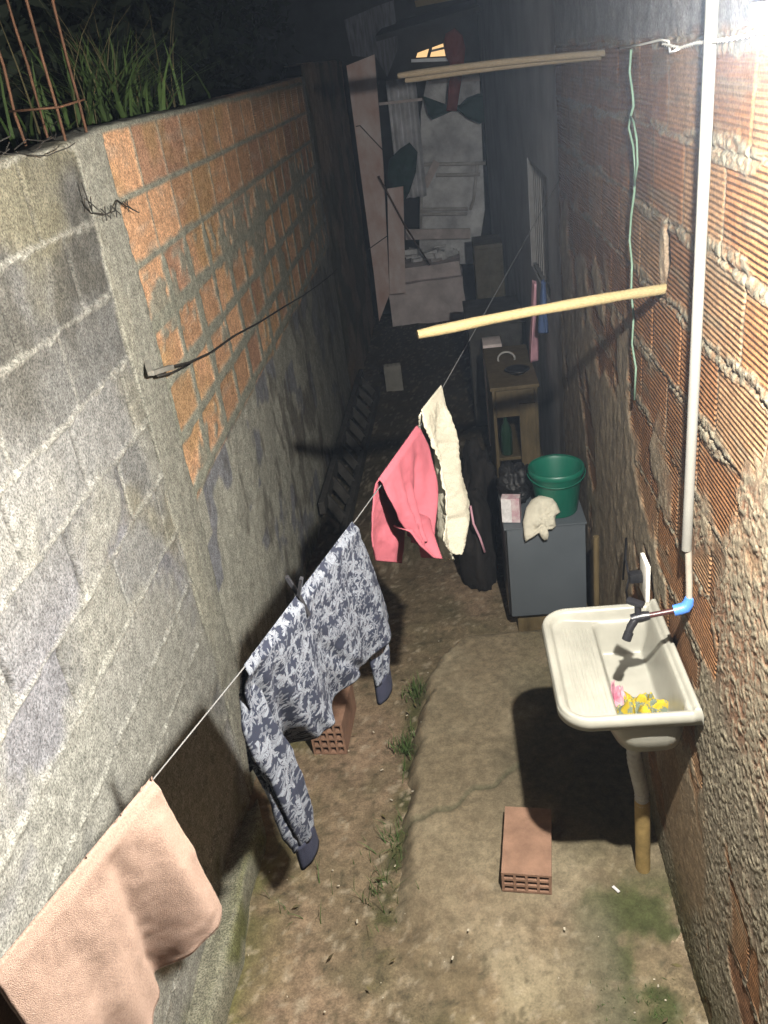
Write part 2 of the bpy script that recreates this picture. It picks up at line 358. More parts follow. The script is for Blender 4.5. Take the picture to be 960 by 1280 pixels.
def build_slab():
    ys = np.arange(-1.5, 3.5, .012); nx = 84
    e = np.interp(ys, EDGE[:, 0], EDGE[:, 1])+(fbm(ys*6, ys*0, 5)-.5)*.06+(fbm(ys*28, ys*0, 6)-.5)*.035
    e = np.where(ys > 3.47, np.maximum(e, .1+(ys-3.47)*4), e)
    u = np.concatenate([[0, .004, .010, .018], np.linspace(.03, 1, nx)])
    X = e[:, None]+(XR+.03-e[:, None])*u[None]; Y = np.repeat(ys[:, None], X.shape[1], 1)
    de = (X-e[:, None])
    fade = sst(1.55, 2.2, Y)                        # the slab sinks into the dirt towards the camera
    top = .016+.062*fade+(fbm(X*3, Y*3, 71)-.5)*.02+(fbm(X*20, Y*20, 72)-.5)*.006
    edge = sst(-.006, .075+.25*(1-fade), de)**.7
    far = sst(0, .12, 3.49-Y)**.7
    z = -.035+(top+.035)*edge*far+.006*(fbm(X*40, Y*40, 94, 2)-.5)
    # crack across
    cr = np.array([(-.36, 2.26), (-.27, 2.27), (-.2, 2.32), (-.14, 2.33), (-.08, 2.4), (0., 2.42), (.1, 2.52)])
    cy = np.interp(X, cr[:, 0], cr[:, 1])+(fbm(X*12, X*0+2, 81)-.5)*.06
    dcr = np.abs(Y-cy); crm = sst(.012, .003, dcr)*(X < .12)
    z -= .012*crm
    c = np.zeros(X.shape+(3,))+np.array((.142, .113, .073))
    c = mixc(c, (.185, .154, .103), sst(.45, .7, fbm(X*2, Y*2, 91))); c = c*(.8+.4*fbm(X*24, Y*24, 92, 3))[..., None]
    c = mixc(c, (.125, .10, .064), sst(.5, .7, fbm(X*3.3+4, Y*3.3, 95))*.8)
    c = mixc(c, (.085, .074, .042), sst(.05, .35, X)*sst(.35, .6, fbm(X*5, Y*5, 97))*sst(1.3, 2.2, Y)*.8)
    c = mixc(c, (.062, .053, .034), sst(.06, .22, X+(fbm(X*5, Y*5, 96)-.5)*.3)*sst(2.0, 2.25, Y)*sst(3.2, 2.8, Y)*.85)  # darker mossy soil; also deepens the tank's shadow in the colour
    c = mixc(c, (.26, .235, .18), sst(.66, .74, fbm(X*9, Y*9, 98))*sst(2.0, 1.2, Y)*.8)
    G_ = ground_col(X, Y); ff = 1-sst(1.7, 2.15, Y+(fbm(X*5, Y*5, 93)-.5)*.5); c = c*(1-ff[..., None])+G_*ff[..., None]
    gm = sst(.40, .56, fbm(X*7, Y*7, 99))*sst(.16, .36, X)*sst(2.05, 1.9, Y)
    c = mixc(c, (.034, .042, .014), gm*.9)                                            # green moss by the right wall
    c = mixc(c, (.14, .12, .09), sst(.12, .3, X)*sst(.3, .2, X-.1)*sst(2.0, 1.8, Y)*.4)
    c = mixc(c, (.07, .066, .04), sst(.022, .004, dcr)*(X < .12)*.8)
    mossy = sst(.05, 0, de)*fade*sst(.35, .6, fbm(X*10, Y*10, 101)); c = mixc(c, (.05, .055, .022), mossy*.85)
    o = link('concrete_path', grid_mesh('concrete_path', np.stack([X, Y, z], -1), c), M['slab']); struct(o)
build_slab()

# ------------------------------------------------------------------ left boundary wall
def top_z(Y): return 2.49+.022*sst(2.4, 2.8, Y)+.012*np.clip(Y-4, 0, 8)+(fbm(Y*9, Y*0, 7)-.5)*.018*(Y < 2.5)
MORT = np.array((.23, .227, .20)); 
def left_field(Y, Z):
    """colour, outward offset and rib mask of the left wall at (Y,Z)"""
    n1 = fbm(Y*5, Z*5, 1); n2 = fbm(Y*16, Z*16, 2); n3 = fbm(Y*60, Z*60, 3, 2); nb = fbm(Y*1.6, Z*1.6, 4)
    wob = (n2-.5)*.02
    # --- concrete blocks
    rz = (2.286-Z+wob)/.2; row = np.floor(rz); fz = rz-row
    offs = np.interp(row, [-1, 0, 1, 2, 3, 4, 5, 6, 7, 8, 9, 10, 11], [2.105, 1.835, 2.043, 1.955, 1.76, 1.96, 2.03, 1.85, 2.0, 1.8, 2.05, 1.9, 2.0])
    ry = (Y-offs+wob)/.4; cidx = np.floor(ry); fy = ry-cidx
    dz = np.minimum(fz, 1-fz)*.2; dy = np.minimum(fy, 1-fy)*.4
    bid = row*131+cidx
    c = np.zeros(Y.shape+(3,))+np.array((.15, .15, .145))
    c = c*(.8+.4*hsh(bid, 3))[..., None]
    c = mixc(c, (.165, .165, .18), (hsh(bid, 8) > .5)*sst(1.75, 1.45, Z)*.8)        # bluish blocks lower down
    dirt = sst(1.86, 2.15, Z+(n1-.5)*.25)
    c = mixc(c, (.06, .058, .05), dirt*sst(.2, .5, n1)*.85)                      # black mould on the top courses
    c = mixc(c, (.19, .175, .115), sst(.54, .7, fbm(Y*2.3+9, Z*2.3, 6))*.5)
    h = (n2-.5)*.004
    thick = .002+.010*sst(.42, .80, fbm(Y*4, row*3.3, 11))
    hj = sst(thick+.006, thick, dz+wob*.4); 
    vj = sst(.012, .006, dy)*(hsh(bid, 5) > .35)
    c = mixc(c, MORT*1.12, hj*(.25+.75*n3)*.78); h = h+hj*(.001+.012*n3)-.004*sst(.004, .001, np.abs(dz-thick))
    void = sst(.0105, .0055, dy)*sst(.015, .03, dz)*(hsh(bid+7, 6) > .35)*sst(1.1, 1.5, Z)
    c = mixc(c, MORT, vj*.35); h = h-.014*void
    c = mixc(c, (.05, .048, .042), void*.7)
    # smeared render on the lower part
    sm = sst(.46, .60, n1*.6+nb*.4+.22*sst(1.75, 1.05, Z)-.03)*sst(1.95, 1.6, Z)
    c = mixc(c, MORT*.98, sm*.8); h = h+.005*sm
    c = mixc(c, (.035, .033, .03), void*.8); h = h-.008*void
    # --- column
    col_l = 2.455+(fbm(Z*3, Z*0+1, 13)-.5)*.03; col_r = 2.70+(fbm(Z*4, Z*0+5, 14)-.5)*.05
    cm = ((Y > col_l) & (Y < col_r)).astype(float)
    cc = np.zeros(Y.shape+(3,))+np.array((.215, .212, .18)); cc = cc*(.78+.44*fbm(Y*40, Z*2.5, 15))[..., None]
    cc = mixc(cc, (.27, .26, .21), sst(.55, .7, fbm(Y*6, Z*2, 16))*.5)
    crack = sst(.007, .002, np.abs(Y-col_l+(n2-.5)*.012))*sst(.35, .5, fbm(Z*5, Z*0, 17))
    # --- brick panel
    bz = (2.306-Z+(n1-.5)*.012)/.2; brow = np.floor(bz); bfz = bz-brow
    pitch = .302; by = (Y-2.64-hsh(brow, 21)*.06-np.mod(brow, 2)*.0+wob*.5)/pitch; bci = np.floor(by); bfy = by-bci
    bdz = np.minimum(bfz, 1-bfz)*.2; bdy = np.minimum(bfy, 1-bfy)*pitch; b_id = brow*57+bci
    bc = np.zeros(Y.shape+(3,))+np.array((.47, .275, .16)); bc = bc*(.78+.42*hsh(b_id, 22))[..., None]
    bc = mixc(bc, (.33, .19, .13), (hsh(b_id, 23) > .7)*.7)
    bc = mixc(bc, (.40, .33, .26), sst(.55, .8, fbm(Y*7, Z*30, 24))*.45)
    bc = mixc(bc, (.34, .23, .10), sst(.5, .75, fbm(Y*4, Z*4, 25))*.5)
    lowb = sst(2.12, 2.04, Z)
    mw = .010+.034*lowb*fbm(Y*5, Z*5, 26)
    bm_h = sst(mw*.8+.007, mw*.8, bdz+wob*.3); bm_v = sst(.35*mw+.042*lowb*fbm(Y*9, Z*3, 27)+.004, .35*mw+.042*lowb*fbm(Y*9, Z*3, 27), bdy+wob*.3)
    bm_v = np.maximum(bm_v, .7*sst(.0105, .006, bdy)*(1-lowb))
    bm = np.maximum(bm_h, bm_v)
    smb = lowb*sst(.56, .615, fbm(Y*3.1, Z*3.1, 28)*.7+n2*.3); bm = np.maximum(bm, smb*.92)
    bcol = mixc(bc, MORT*np.array((.98, 1.0, .92)), bm)
    bh = (n2-.5)*.003+bm*(.004+.004*n3)
    bcol = mixc(bcol, (.10, .09, .06), sst(2.38, 2.5, Z+(n1-.5)*.05)*sst(3.6, 6, Y)*.6)   # upper poles' shadow painted along the coping
    ribs = (1-bm)*(.15+.85*sst(.5, .65, fbm(Y*5, Z*5, 29)))*.6
    # lower zone under the brick courses
    zb = 1.27+(fbm(Y*2.2, Y*0+3, 30)-.5)*.05
    low = sst(zb+.012, zb-.012, Z)
    lc = np.zeros(Y.shape+(3,))+np.array((.31, .305, .26)); lc = lc*(.72+.56*fbm(Y*5+Z*3, Z*6-Y*2, 31))[..., None]
    lr = np.floor((1.27-Z)/.2); lci = np.floor((Y+hsh(lr, 33)*.4)/.4)
    patch = sst(.5, .58, fbm(Y*4+2, Z*4, 32))*(hsh(lr*31+lci, 34) > .35)
    lc = mixc(lc, (.16, .165, .19), patch*.85)
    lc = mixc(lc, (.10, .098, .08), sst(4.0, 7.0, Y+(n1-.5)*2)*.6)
    lc = mixc(lc, (.07, .06, .05), sst(.6, .7, fbm(Y*6, Z*3, 36))*.6)
    lh = (n1-.5)*.012+(n2-.5)*.006
    end = sst(7.22, 7.30, Y)
    bcol = mixc(bcol, MORT*.8, end); ribs = ribs*(1-end)
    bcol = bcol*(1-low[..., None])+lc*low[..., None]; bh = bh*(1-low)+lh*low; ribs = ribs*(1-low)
    isb = (Y >= col_r).astype(float)
    c = mixc(c, cc, cm) if False else c*(1-cm[..., None])+cc*cm[..., None]; h = h*(1-cm)+cm*(.006+(n1-.5)*.006)
    c = mixc(c, (.05, .048, .04), crack*.8); h = h-.01*crack
    c = c*(1-isb[..., None])+bcol*isb[..., None]; h = h*(1-isb)+bh*isb; ribs = ribs*isb
    # moss and damp at the foot
    foot = sst(.26, .0, Z-gz(Y)+(n1-.5)*.25)
    c = mixc(c, (.085, .085, .035), foot*sst(.4, .62, fbm(Y*6, Z*6, 37))*.85); c = mixc(c, (.10, .095, .07), foot*.35)
    return c, h, ribs
def wall_part(name, y0, y1, dy, dz, parent, zbot=-.1):
    ys = np.linspace(y0, y1, int(round((y1-y0)/dy))+1); nz = int(2.6/dz)
    v = np.linspace(0, 1, nz)
    Y = np.repeat(ys[:, None], nz, 1); T = top_z(Y); Z = zbot+gz(Y)+(T-zbot-gz(Y))*v[None]
    c, h, ribs = left_field(Y, Z)
    X = XL+h-.006*sst(.03, 0, T-Z)
    P = np.stack([X, Y, Z], -1)
    # coping: the surface goes on over the top and down the far side
    ext = []
    for dx, dzz in ((-.03, .003), (-.08, .004), (-.135, 0), (-.14, -.3)):
        E_ = P[:, -1].copy(); E_[:, 0] = XL+dx; E_[:, 2] += dzz+(fbm(ys*20, ys*0+dx*50, 40)-.5)*.012; ext.append(E_[:, None])
    P = np.concatenate([P]+ext, 1)
    cx = np.repeat((c[:, -1:]*.6), 4, 1); c = np.concatenate([c, cx], 1); ribs = np.concatenate([ribs, np.zeros((len(ys), 4))], 1)
    return link(name, grid_mesh(name, P, c, ribs), M['wall'], parent)
lw = thing('boundary_wall', (XL, 2.5, 0), 'long left boundary wall of grey blocks and orange hollow bricks smeared with mortar', 'wall')
wall_part('block_panel', -1.4, 2.44, .0062, .0066, lw)
wall_part('concrete_column', 2.44, 2.70, .009, .0095, lw)
wall_part('brick_panel', 2.70, 7.42, .0115, .0105, lw)
# footing along the near wall
ys = np.arange(-1.4, 2.62, .02); uu = np.linspace(0, 1, 10)
Yf = np.repeat(ys[:, None], 10, 1); U = np.repeat(uu[None], len(ys), 0)
wid = .085*sst(2.6, 2.2, Yf)+.01
Xf = XL-.002+wid*np.minimum(U*1.6, 1)*(.8+.4*fbm(Yf*4, U*2, 61)); Zf = .16*sst(2.7, 2.0, Yf)*(1-sst(.55, 1, U))+.03*U-.03+(fbm(Yf*8, U*6, 62)-.5)*.02
cf = np.zeros(Xf.shape+(3,))+np.array((.17, .165, .125)); cf = mixc(cf, (.085, .09, .03), sst(.35, .6, fbm(Yf*5, U*4, 63))*sst(.2, .8, U)*.9)
link('footing', grid_mesh('footing', np.stack([Xf, Yf, Zf], -1), cf, np.zeros(Xf.shape)), M['wall'], lw)
# older dark wall that carries on behind the brick panel
def old_wall():
    ys = np.arange(7.42, 10.9, .03); zs = np.linspace(-.6, 2.62, 110)
    Y, Z = np.meshgrid(ys, zs, indexing='ij')
    c = np.zeros(Y.shape+(3,))+np.array((.22, .165, .115)); c = c*(.6+.8*fbm(Y*4, Z*2, 44))[..., None]
    c = mixc(c, (.09, .085, .055), sst(.45, .65, fbm(Y*2, Z*2, 45)))
    P = np.stack([XL-.012+(fbm(Y*6, Z*6, 46)-.5)*.03, Y, Z+(Z > 2.6)*fbm(Y*5, Z*0, 47)*.05], -1)
    e = P[:, -1:].copy(); e[..., 0] = XL-.15; P = np.concatenate([P, e], 1); c = np.concatenate([c, c[:, -1:]], 1)
    o = link('old_rendered_wall', grid_mesh('old_rendered_wall', P, c, np.zeros(P.shape[:2])), M['wall'])
    tag(o, 'dark mossy rendered wall carrying on beyond the orange brick panel', 'wall')
old_wall()

# ------------------------------------------------------------------ right house wall
def right_field(Y, Z):
    n1 = fbm(Y*5, Z*5, 101); n2 = fbm(Y*18, Z*18, 102); n3 = fbm(Y*70, Z*70, 103, 2); nb = fbm(Y*1.5, Z*1.5, 104)
    # gentle waviness of the courses
    rz = (2.343-Z+(n1-.5)*.02)/.2; row = np.floor(rz); fz = rz-row
    offs = np.interp(row, [-2, -1, 0, 1, 2, 3, 4, 5, 6, 7, 8, 9, 10, 11, 12], [2.2, 2.276, 2.11, 2.25, 2.08, 2.2, 2.05, 2.26, 2.1, 2.0, 2.2, 2.1, 2.25, 2.0, 2.1])
    ry = (Y-offs+(n2-.5)*.012)/.302; ci = np.floor(ry); fy = ry-ci
    dz = np.minimum(fz, 1-fz)*.2; dy = np.minimum(fy, 1-fy)*.302; bid = row*71+ci
    c = np.zeros(Y.shape+(3,))+np.array((.138, .064, .026)); c = c*(.75+.5*hsh(bid, 111))[..., None]
    c = mixc(c, (.21, .13, .07), (hsh(bid, 112) > .72)*.6)
    c = mixc(c, (.13, .062, .034), sst(.5, .7, fbm(Y*3, Z*3, 113))*.6)
    c = mixc(c, (.11, .09, .06), sst(.60, .72, fbm(Y*5, Z*26, 114))*.55)             # lime wash caught on the ribs
    mth = .004+.021*sst(.48, .72, fbm(Y*3.2, row*5.1, 115))
    hj = sst(mth+.008, mth, dz+(n2-.5)*.022)*sst(.30, .42, fbm(Y*4, row*3, 116)+.06)
    vj = sst(.007, .004, dy)*sst(.45, .55, fbm(ci*3.3, Z*6, 117)+.05)
    lump = sst(.05, .55, worley(Y*70+(n2-.5)*3, Z*70+(n1-.5)*3, 170, .75))
    h = (n1-.5)*.004+(n2-.5)*.003
    thin = np.maximum(sst(.004, .002, dz), sst(.0075, .004, dy)); h = h-.006*thin; c = mixc(c, (.09, .05, .03), thin*.55)
    mcol = np.array((.125, .112, .082))
    c = mixc(c, mcol, hj*(.45+.55*lump)); h = h+hj*(.001+.0035*lump)
    c = mixc(c, mcol*.9, vj*.55*(hsh(bid, 118) > .3)); h = h+vj*.004*(hsh(bid, 118) > .3)
    ribs = (1-np.maximum(hj, vj*.6))*(.55+.45*hsh(bid, 119))
    # thrown mortar (splatter) on the lower wall
    edge = np.interp(Y, [-1.5, 1.2, 1.55, 1.85, 2.1, 2.5, 3.0, 3.5, 4.3], [1.95, 1.75, 1.62, 1.34, 1.20, 1.48, 1.56, 1.70, 1.75])
    dens = sst(.42, .56, fbm(Y*3.4+Z*2.2, Z*4.2-Y*1.4, 121)+.34*sst(-.25, .55, edge-Z)-.20*sst(.1, -.45, edge-Z))*sst(-.42, -.1, edge-Z)
    dens = np.maximum(dens, .96*sst(.45, .6, edge-Z)*sst(2.1, 1.9, Y))*(1-.95*sst(.585, .64, fbm(Y*4.5-Z*1.5, Z*3.2, 127)))
    cell = fbm(Y*85+n2*3, Z*85, 122, 3)*.75+.25*n1; 
    wy = Y*80+(fbm(Y*26, Z*26, 129, 4)-.5)*5; wz = Z*80+(fbm(Y*26, Z*26, 130, 4)-.5)*5; kp = np.clip(1.7*fbm(Y*5, Z*5, 128)-.30, .06, .88)
    wl = np.maximum(worley(wy, wz, 140, kp), .6*worley(wy*1.9+3, wz*1.9, 150, kp)); drop = sst(.05, .45, wl)
    near = sst(2.6, 1.9, Y)
    base = mixc(np.zeros(Y.shape+(3,))+np.array((.155, .085, .05)), (.15, .125, .09), sst(.4, .6, nb))
    spl = mixc(base, (.175, .153, .108), drop*(.55+.35*near))
    far_col = np.array((.15, .122, .085))*(.62+.76*fbm(Y*20+Z*9, Z*11-Y*8, 123))[..., None]
    spl = spl*near[..., None]+far_col*(1-near)[..., None]
    c = c*(1-dens[..., None])+spl*dens[..., None]
    h = h*(1-dens)+dens*(.003+near*.0046*wl+(1-near)*(.009*fbm(Y*26+Z*14, Z*14-Y*9, 124)))
    ribs = ribs*(1-sst(.15, .5, dens))
    # trowelled mortar patches
    tp = sst(.09, .05, np.hypot((Y-1.97)*.8, (Z-.52)*.55)+(n1-.5)*.09+.0)
    tp = np.maximum(tp, sst(.5, .62, fbm(Y*2.2, Z*2.2, 125))*sst(.9, .5, Z)*sst(2.4, 2.0, Y)*.8)
    c = mixc(c, (.17, .115, .065), tp*.9); h = h*(1-tp*.8)+.004*tp
    # broken hole and white mortar at the pole
    dp = np.hypot((Y-2.285)*2.4, Z-2.06); ph = sst(.11, .07, dp+(n2-.5)*.05)
    c = mixc(c, (.24, .22, .17), ph*.75*(.4+.6*n2)); h = h+ph*.008*(n2-.4); hole = sst(.045, .03, np.hypot((Y-2.245+(n1-.5)*.06)*1.5, (Z-2.07)*.42)+(n2-.5)*.03); h = h-.014*hole; ribs = ribs*(1-ph); c = mixc(c, (.05, .03, .02), hole*.8)
    # concrete ring beam on top
    bmz = sst(2.545, 2.56, Z+(n1-.5)*.03)
    bcol = np.array((.13, .125, .125))*(.7+.6*fbm(Y*3, Z*6, 131))[..., None]
    c = c*(1-bmz[..., None])+bcol*bmz[..., None]; h = h*(1-bmz)+bmz*(.006+(n2-.5)*.008); ribs = ribs*(1-bmz)
    # grime far along and moss at the foot
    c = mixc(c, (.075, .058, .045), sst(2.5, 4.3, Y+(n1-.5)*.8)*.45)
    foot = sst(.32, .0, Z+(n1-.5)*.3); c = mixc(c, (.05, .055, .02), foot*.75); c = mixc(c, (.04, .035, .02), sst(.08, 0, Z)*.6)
    return c, h, ribs
hw = thing('brick_house_wall', (XR, 2, 0), 'right hand house wall of ribbed red hollow bricks splattered with pale mortar lower down', 'wall')
def rpart(name, ys, z0, z1, dz):
    zs = np.linspace(z0, z1, int((z1-z0)/dz)+1) if dz > .01 else np.concatenate([np.arange(z0, 1.75, .0043), np.arange(1.75, z1, .0062), [z1]]); Y, Z = np.meshgrid(ys, zs, indexing='ij')
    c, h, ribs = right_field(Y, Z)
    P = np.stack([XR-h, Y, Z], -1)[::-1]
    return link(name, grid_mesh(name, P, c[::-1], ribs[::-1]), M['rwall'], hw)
ysr = np.concatenate([np.arange(-1.5, .5, .02), np.arange(.5, .85, .007), np.arange(.85, 2.25, .0042), np.arange(2.25, 3.0, .006), np.arange(3.0, 4.3001, .013)])
rpart('brickwork', ysr, -.06, 2.55, .0056)
rpart('ring_beam', ysr[::2], 2.55, 3.6, .02)
# plastered stretch of the house further back, with a barred window
pw = thing('plastered_house_wall', (.7, 7, 0), 'dark grey plastered house wall further back with a slatted window', 'wall')
def plain_wall(name, x, y0, y1, z0, z1, mat, parent, hole=None):
    mb = MB(); t = .15
    def seg(a, b, c_, d): mb.box((x+t/2, (a+b)/2, (c_+d)/2), (t, b-a, d-c_))
    if hole:
        a, b, c_, d = hole
        seg(y0, a, z0, z1); seg(b, y1, z0, z1); seg(a, b, z0, c_); seg(a, b, d, z1)
    else: seg(y0, y1, z0, z1)
    return mb.build(name, mat, parent)
gA = at_x(652, 206, .60); gB = at_x(684, 216, .60)
wy0, wy1 = 4.95, 6.0; wz0, wz1 = 1.22, 1.92
plain_wall('plaster', .575, 4.302, 10.9, -.7, 3.6, M['plaster'], pw, (wy0, wy1, wz0, wz1))
win = MB()
for a, b in (((.605, wy0, wz0), (.605, wy0, wz1)), ((.605, wy1, wz0), (.605, wy1, wz1)), ((.605, wy0, wz0), (.605, wy1, wz0)), ((.605, wy0, wz1), (.605, wy1, wz1))):
    win.bar(a, b, .04, .05)
wf = win.build('window_frame', pmat('dull_frame', (.16,.155,.15), .8, .2), pw)
sl = MB()
for k in range(9):
    yy = wy0+.06+k*(wy1-wy0-.12)/8; sl.bar((.612, yy, wz0), (.612, yy, wz1), .012, .035, up=(0, 1, 0))
sl.build('window_slats', pmat('dull_slats', (.26,.25,.24), .8, .2), wf)
gl = MB(); gl.box((.665, (wy0+wy1)/2, (wz0+wz1)/2), (.01, wy1-wy0, wz1-wz0)); gl.build('window_pane', M['black_pl'], wf)

# ------------------------------------------------------------------ light bulb on its twisted flex
bt = thing('light_bulb', LAMP, 'lit white bulb by the right wall at the top edge of the picture', 'light bulb')
g = MB(); bmesh.ops.create_uvsphere(g.bm, u_segments=20, v_segments=20, radius=.019, matrix=Matrix.Translation(LAMP))
bmesh.ops.delete(g.bm, geom=[v for v in g.bm.verts if v.co.z > LAMP[2]+.0058], context='VERTS')
g.build('bulb_globe', emat('bulb_light', LAMP_C, LAMP_L), bt, True, recalc=False)
g = MB(); g.lathe([(.0, .0045), (.0175, .0045), (.0200, .005), (.0205, .010), (.019, .034), (.016, .06), (.014, .075), (.0, .075)], LAMP, 20); g.build('bulb_base', M['plate'], bt, True)
g = MB(); g.lathe([(.0, .062), (.021, .062), (.021, .11), (.012, .125), (.0, .125)], (LAMP[0], LAMP[1], LAMP[2]+.016), 20); g.build('lamp_socket', M['black_pl'], bt, 'auto')
def twisted(path, r, amp, pitch, mb, n=5):
    pts = [Vector(p) for p in path]; ds = [0]
    for a, b in zip(pts[:-1], pts[1:]): ds.append(ds[-1]+(b-a).length)
    tot = ds[-1]; N_ = int(tot/.012)
    A = np.array([list(p) for p in pts])
    for ph in (0, math.pi):
        q = []
        for i in range(N_+1):
            s = tot*i/N_; p = np.array([np.interp(s, ds, A[:, k]) for k in range(3)])
            a = 2*math.pi*s/pitch+ph; q.append((p[0]+amp*math.cos(a)*.8, p[1], p[2]+amp*math.sin(a)))
        mb.tube(q, r, n)
g = MB(); twisted([(LAMP[0], LAMP[1], LAMP[2]+.135), (.43, 1.25, 2.63), at_x(958, 33, .51), at_x(935, 45, .525), at_x(906, 50, .515), at_x(870, 54, .535), at_x(850, 60, .54), at_x(828, 55, .54)], .0021, .0026, .042, g)
g.tube([at_x(850, 60, .54), at_x(838, 66, .545), at_x(836, 52, .545), at_x(825, 50, .54), at_x(800, 56, .545), at_x(775, 60, .54)], .003, 5)
g.build('lamp_flex', M['wire_w'], bt, True)

# ------------------------------------------------------------------ poles, pipe, tap
def wpole(a, b, r, label, group='wooden poles sticking out of the right wall', mat='wood_pale', bend=.006):
    a = Vector(a); b = Vector(b); n = 14
    pts = [a.lerp(b, i/n)+Vector((0, random.uniform(-1, 1)*bend*.3, math.sin(i/n*3)*bend)) for i in range(n+1)]
    rr = [r*(1+random.uniform(-.05, .05)) for _ in pts]; rr[-1] *= .8
    g = MB(); g.tube(pts, rr, 12); o = g.build('wooden_pole', M[mat], None, 'auto'); return tag(o, label, 'pole', group)
wpole((.585, 2.262, 1.97), at_z(522, 418.5, 1.97), .0135, 'thick pale wooden pole jutting from the right wall over the alley')
e1 = at_y(498, 95, 3.3); wpole((.57, 3.10, 2.515), e1, .011, 'long brownish stick high on the right wall, front one of a pair', mat='wood_dull')
e2 = at_y(507, 101, 3.36); wpole((.57, 3.17, 2.505), e2, .010, 'long brownish stick high on the right wall, rear one of a pair', mat='wood_dull')
g = MB()
pp = thing('white_water_pipe', (XR-.016, 1.88, 1.4), 'vertical white plastic water pipe running down the right wall', 'pipe')
g.tube([(XR-.022, 1.875, 3.6), (XR-.022, 1.875, 2.2), (XR-.020, 1.88, 1.405)], .0122, 16); g.build('upper_pipe', M['pvc'], pp, 'auto')
g = MB(); g.tube([(XR-.016, 1.88, 1.41), (XR-.010, 1.878, 1.31), (XR-.008, 1.875, 1.235)], .0085, 12); g.build('lower_pipe', M['grey_pvc'], pp, 'auto')
tp = thing('water_tap', (XR-.02, 1.872, 1.235), 'black plastic tap with a blue coupling above the cream tank', 'tap')
E0 = at_x(866, 756, .535); F0 = at_x(823, 768, .40)
d = (E0-F0).normalized()
E0 = Vector((.540, 1.872, 1.232)); F0 = Vector((.415, 1.88, 1.205)); dd = (F0-E0)
g = MB(); g.tube([(.548, 1.874, 1.262), (.545, 1.874, 1.245), (.538, 1.872, 1.234), (.525, 1.872, 1.229), (.508, 1.873, 1.225)], [.012, .0145, .016, .0155, .015], 16); g.build('blue_coupling', M['blue_pl'], tp, 'auto')
g = MB(); g.tube([(.508, 1.873, 1.225), (.435, 1.878, 1.21)], .0075, 12); g.build('tap_stem', M['red_pl'], tp, 'auto')
g = MB(); g.tube([(.448, 1.877, 1.213), (.425, 1.88, 1.208), (.400, 1.88, 1.203)], [.011, .015, .012], 14)
g.tube([(.412, 1.878, 1.205), (.396, 1.868, 1.186), (.388, 1.862, 1.165)], [.011, .011, .0095], 12)
g.tube([(.392, 1.864, 1.172), (.384, 1.859, 1.152)], .0125, 12); g.build('tap_body', M['black_pl'], tp, 'auto')
g = MB(); g.tube([(.418, 1.88, 1.215), (.418, 1.885, 1.243)], .009, 10); g.bar((.432, 1.876, 1.247), (.392, 1.90, 1.252), .022, .012, bev=.004); g.build('tap_handle', M['black_pl'], tp, 'auto')

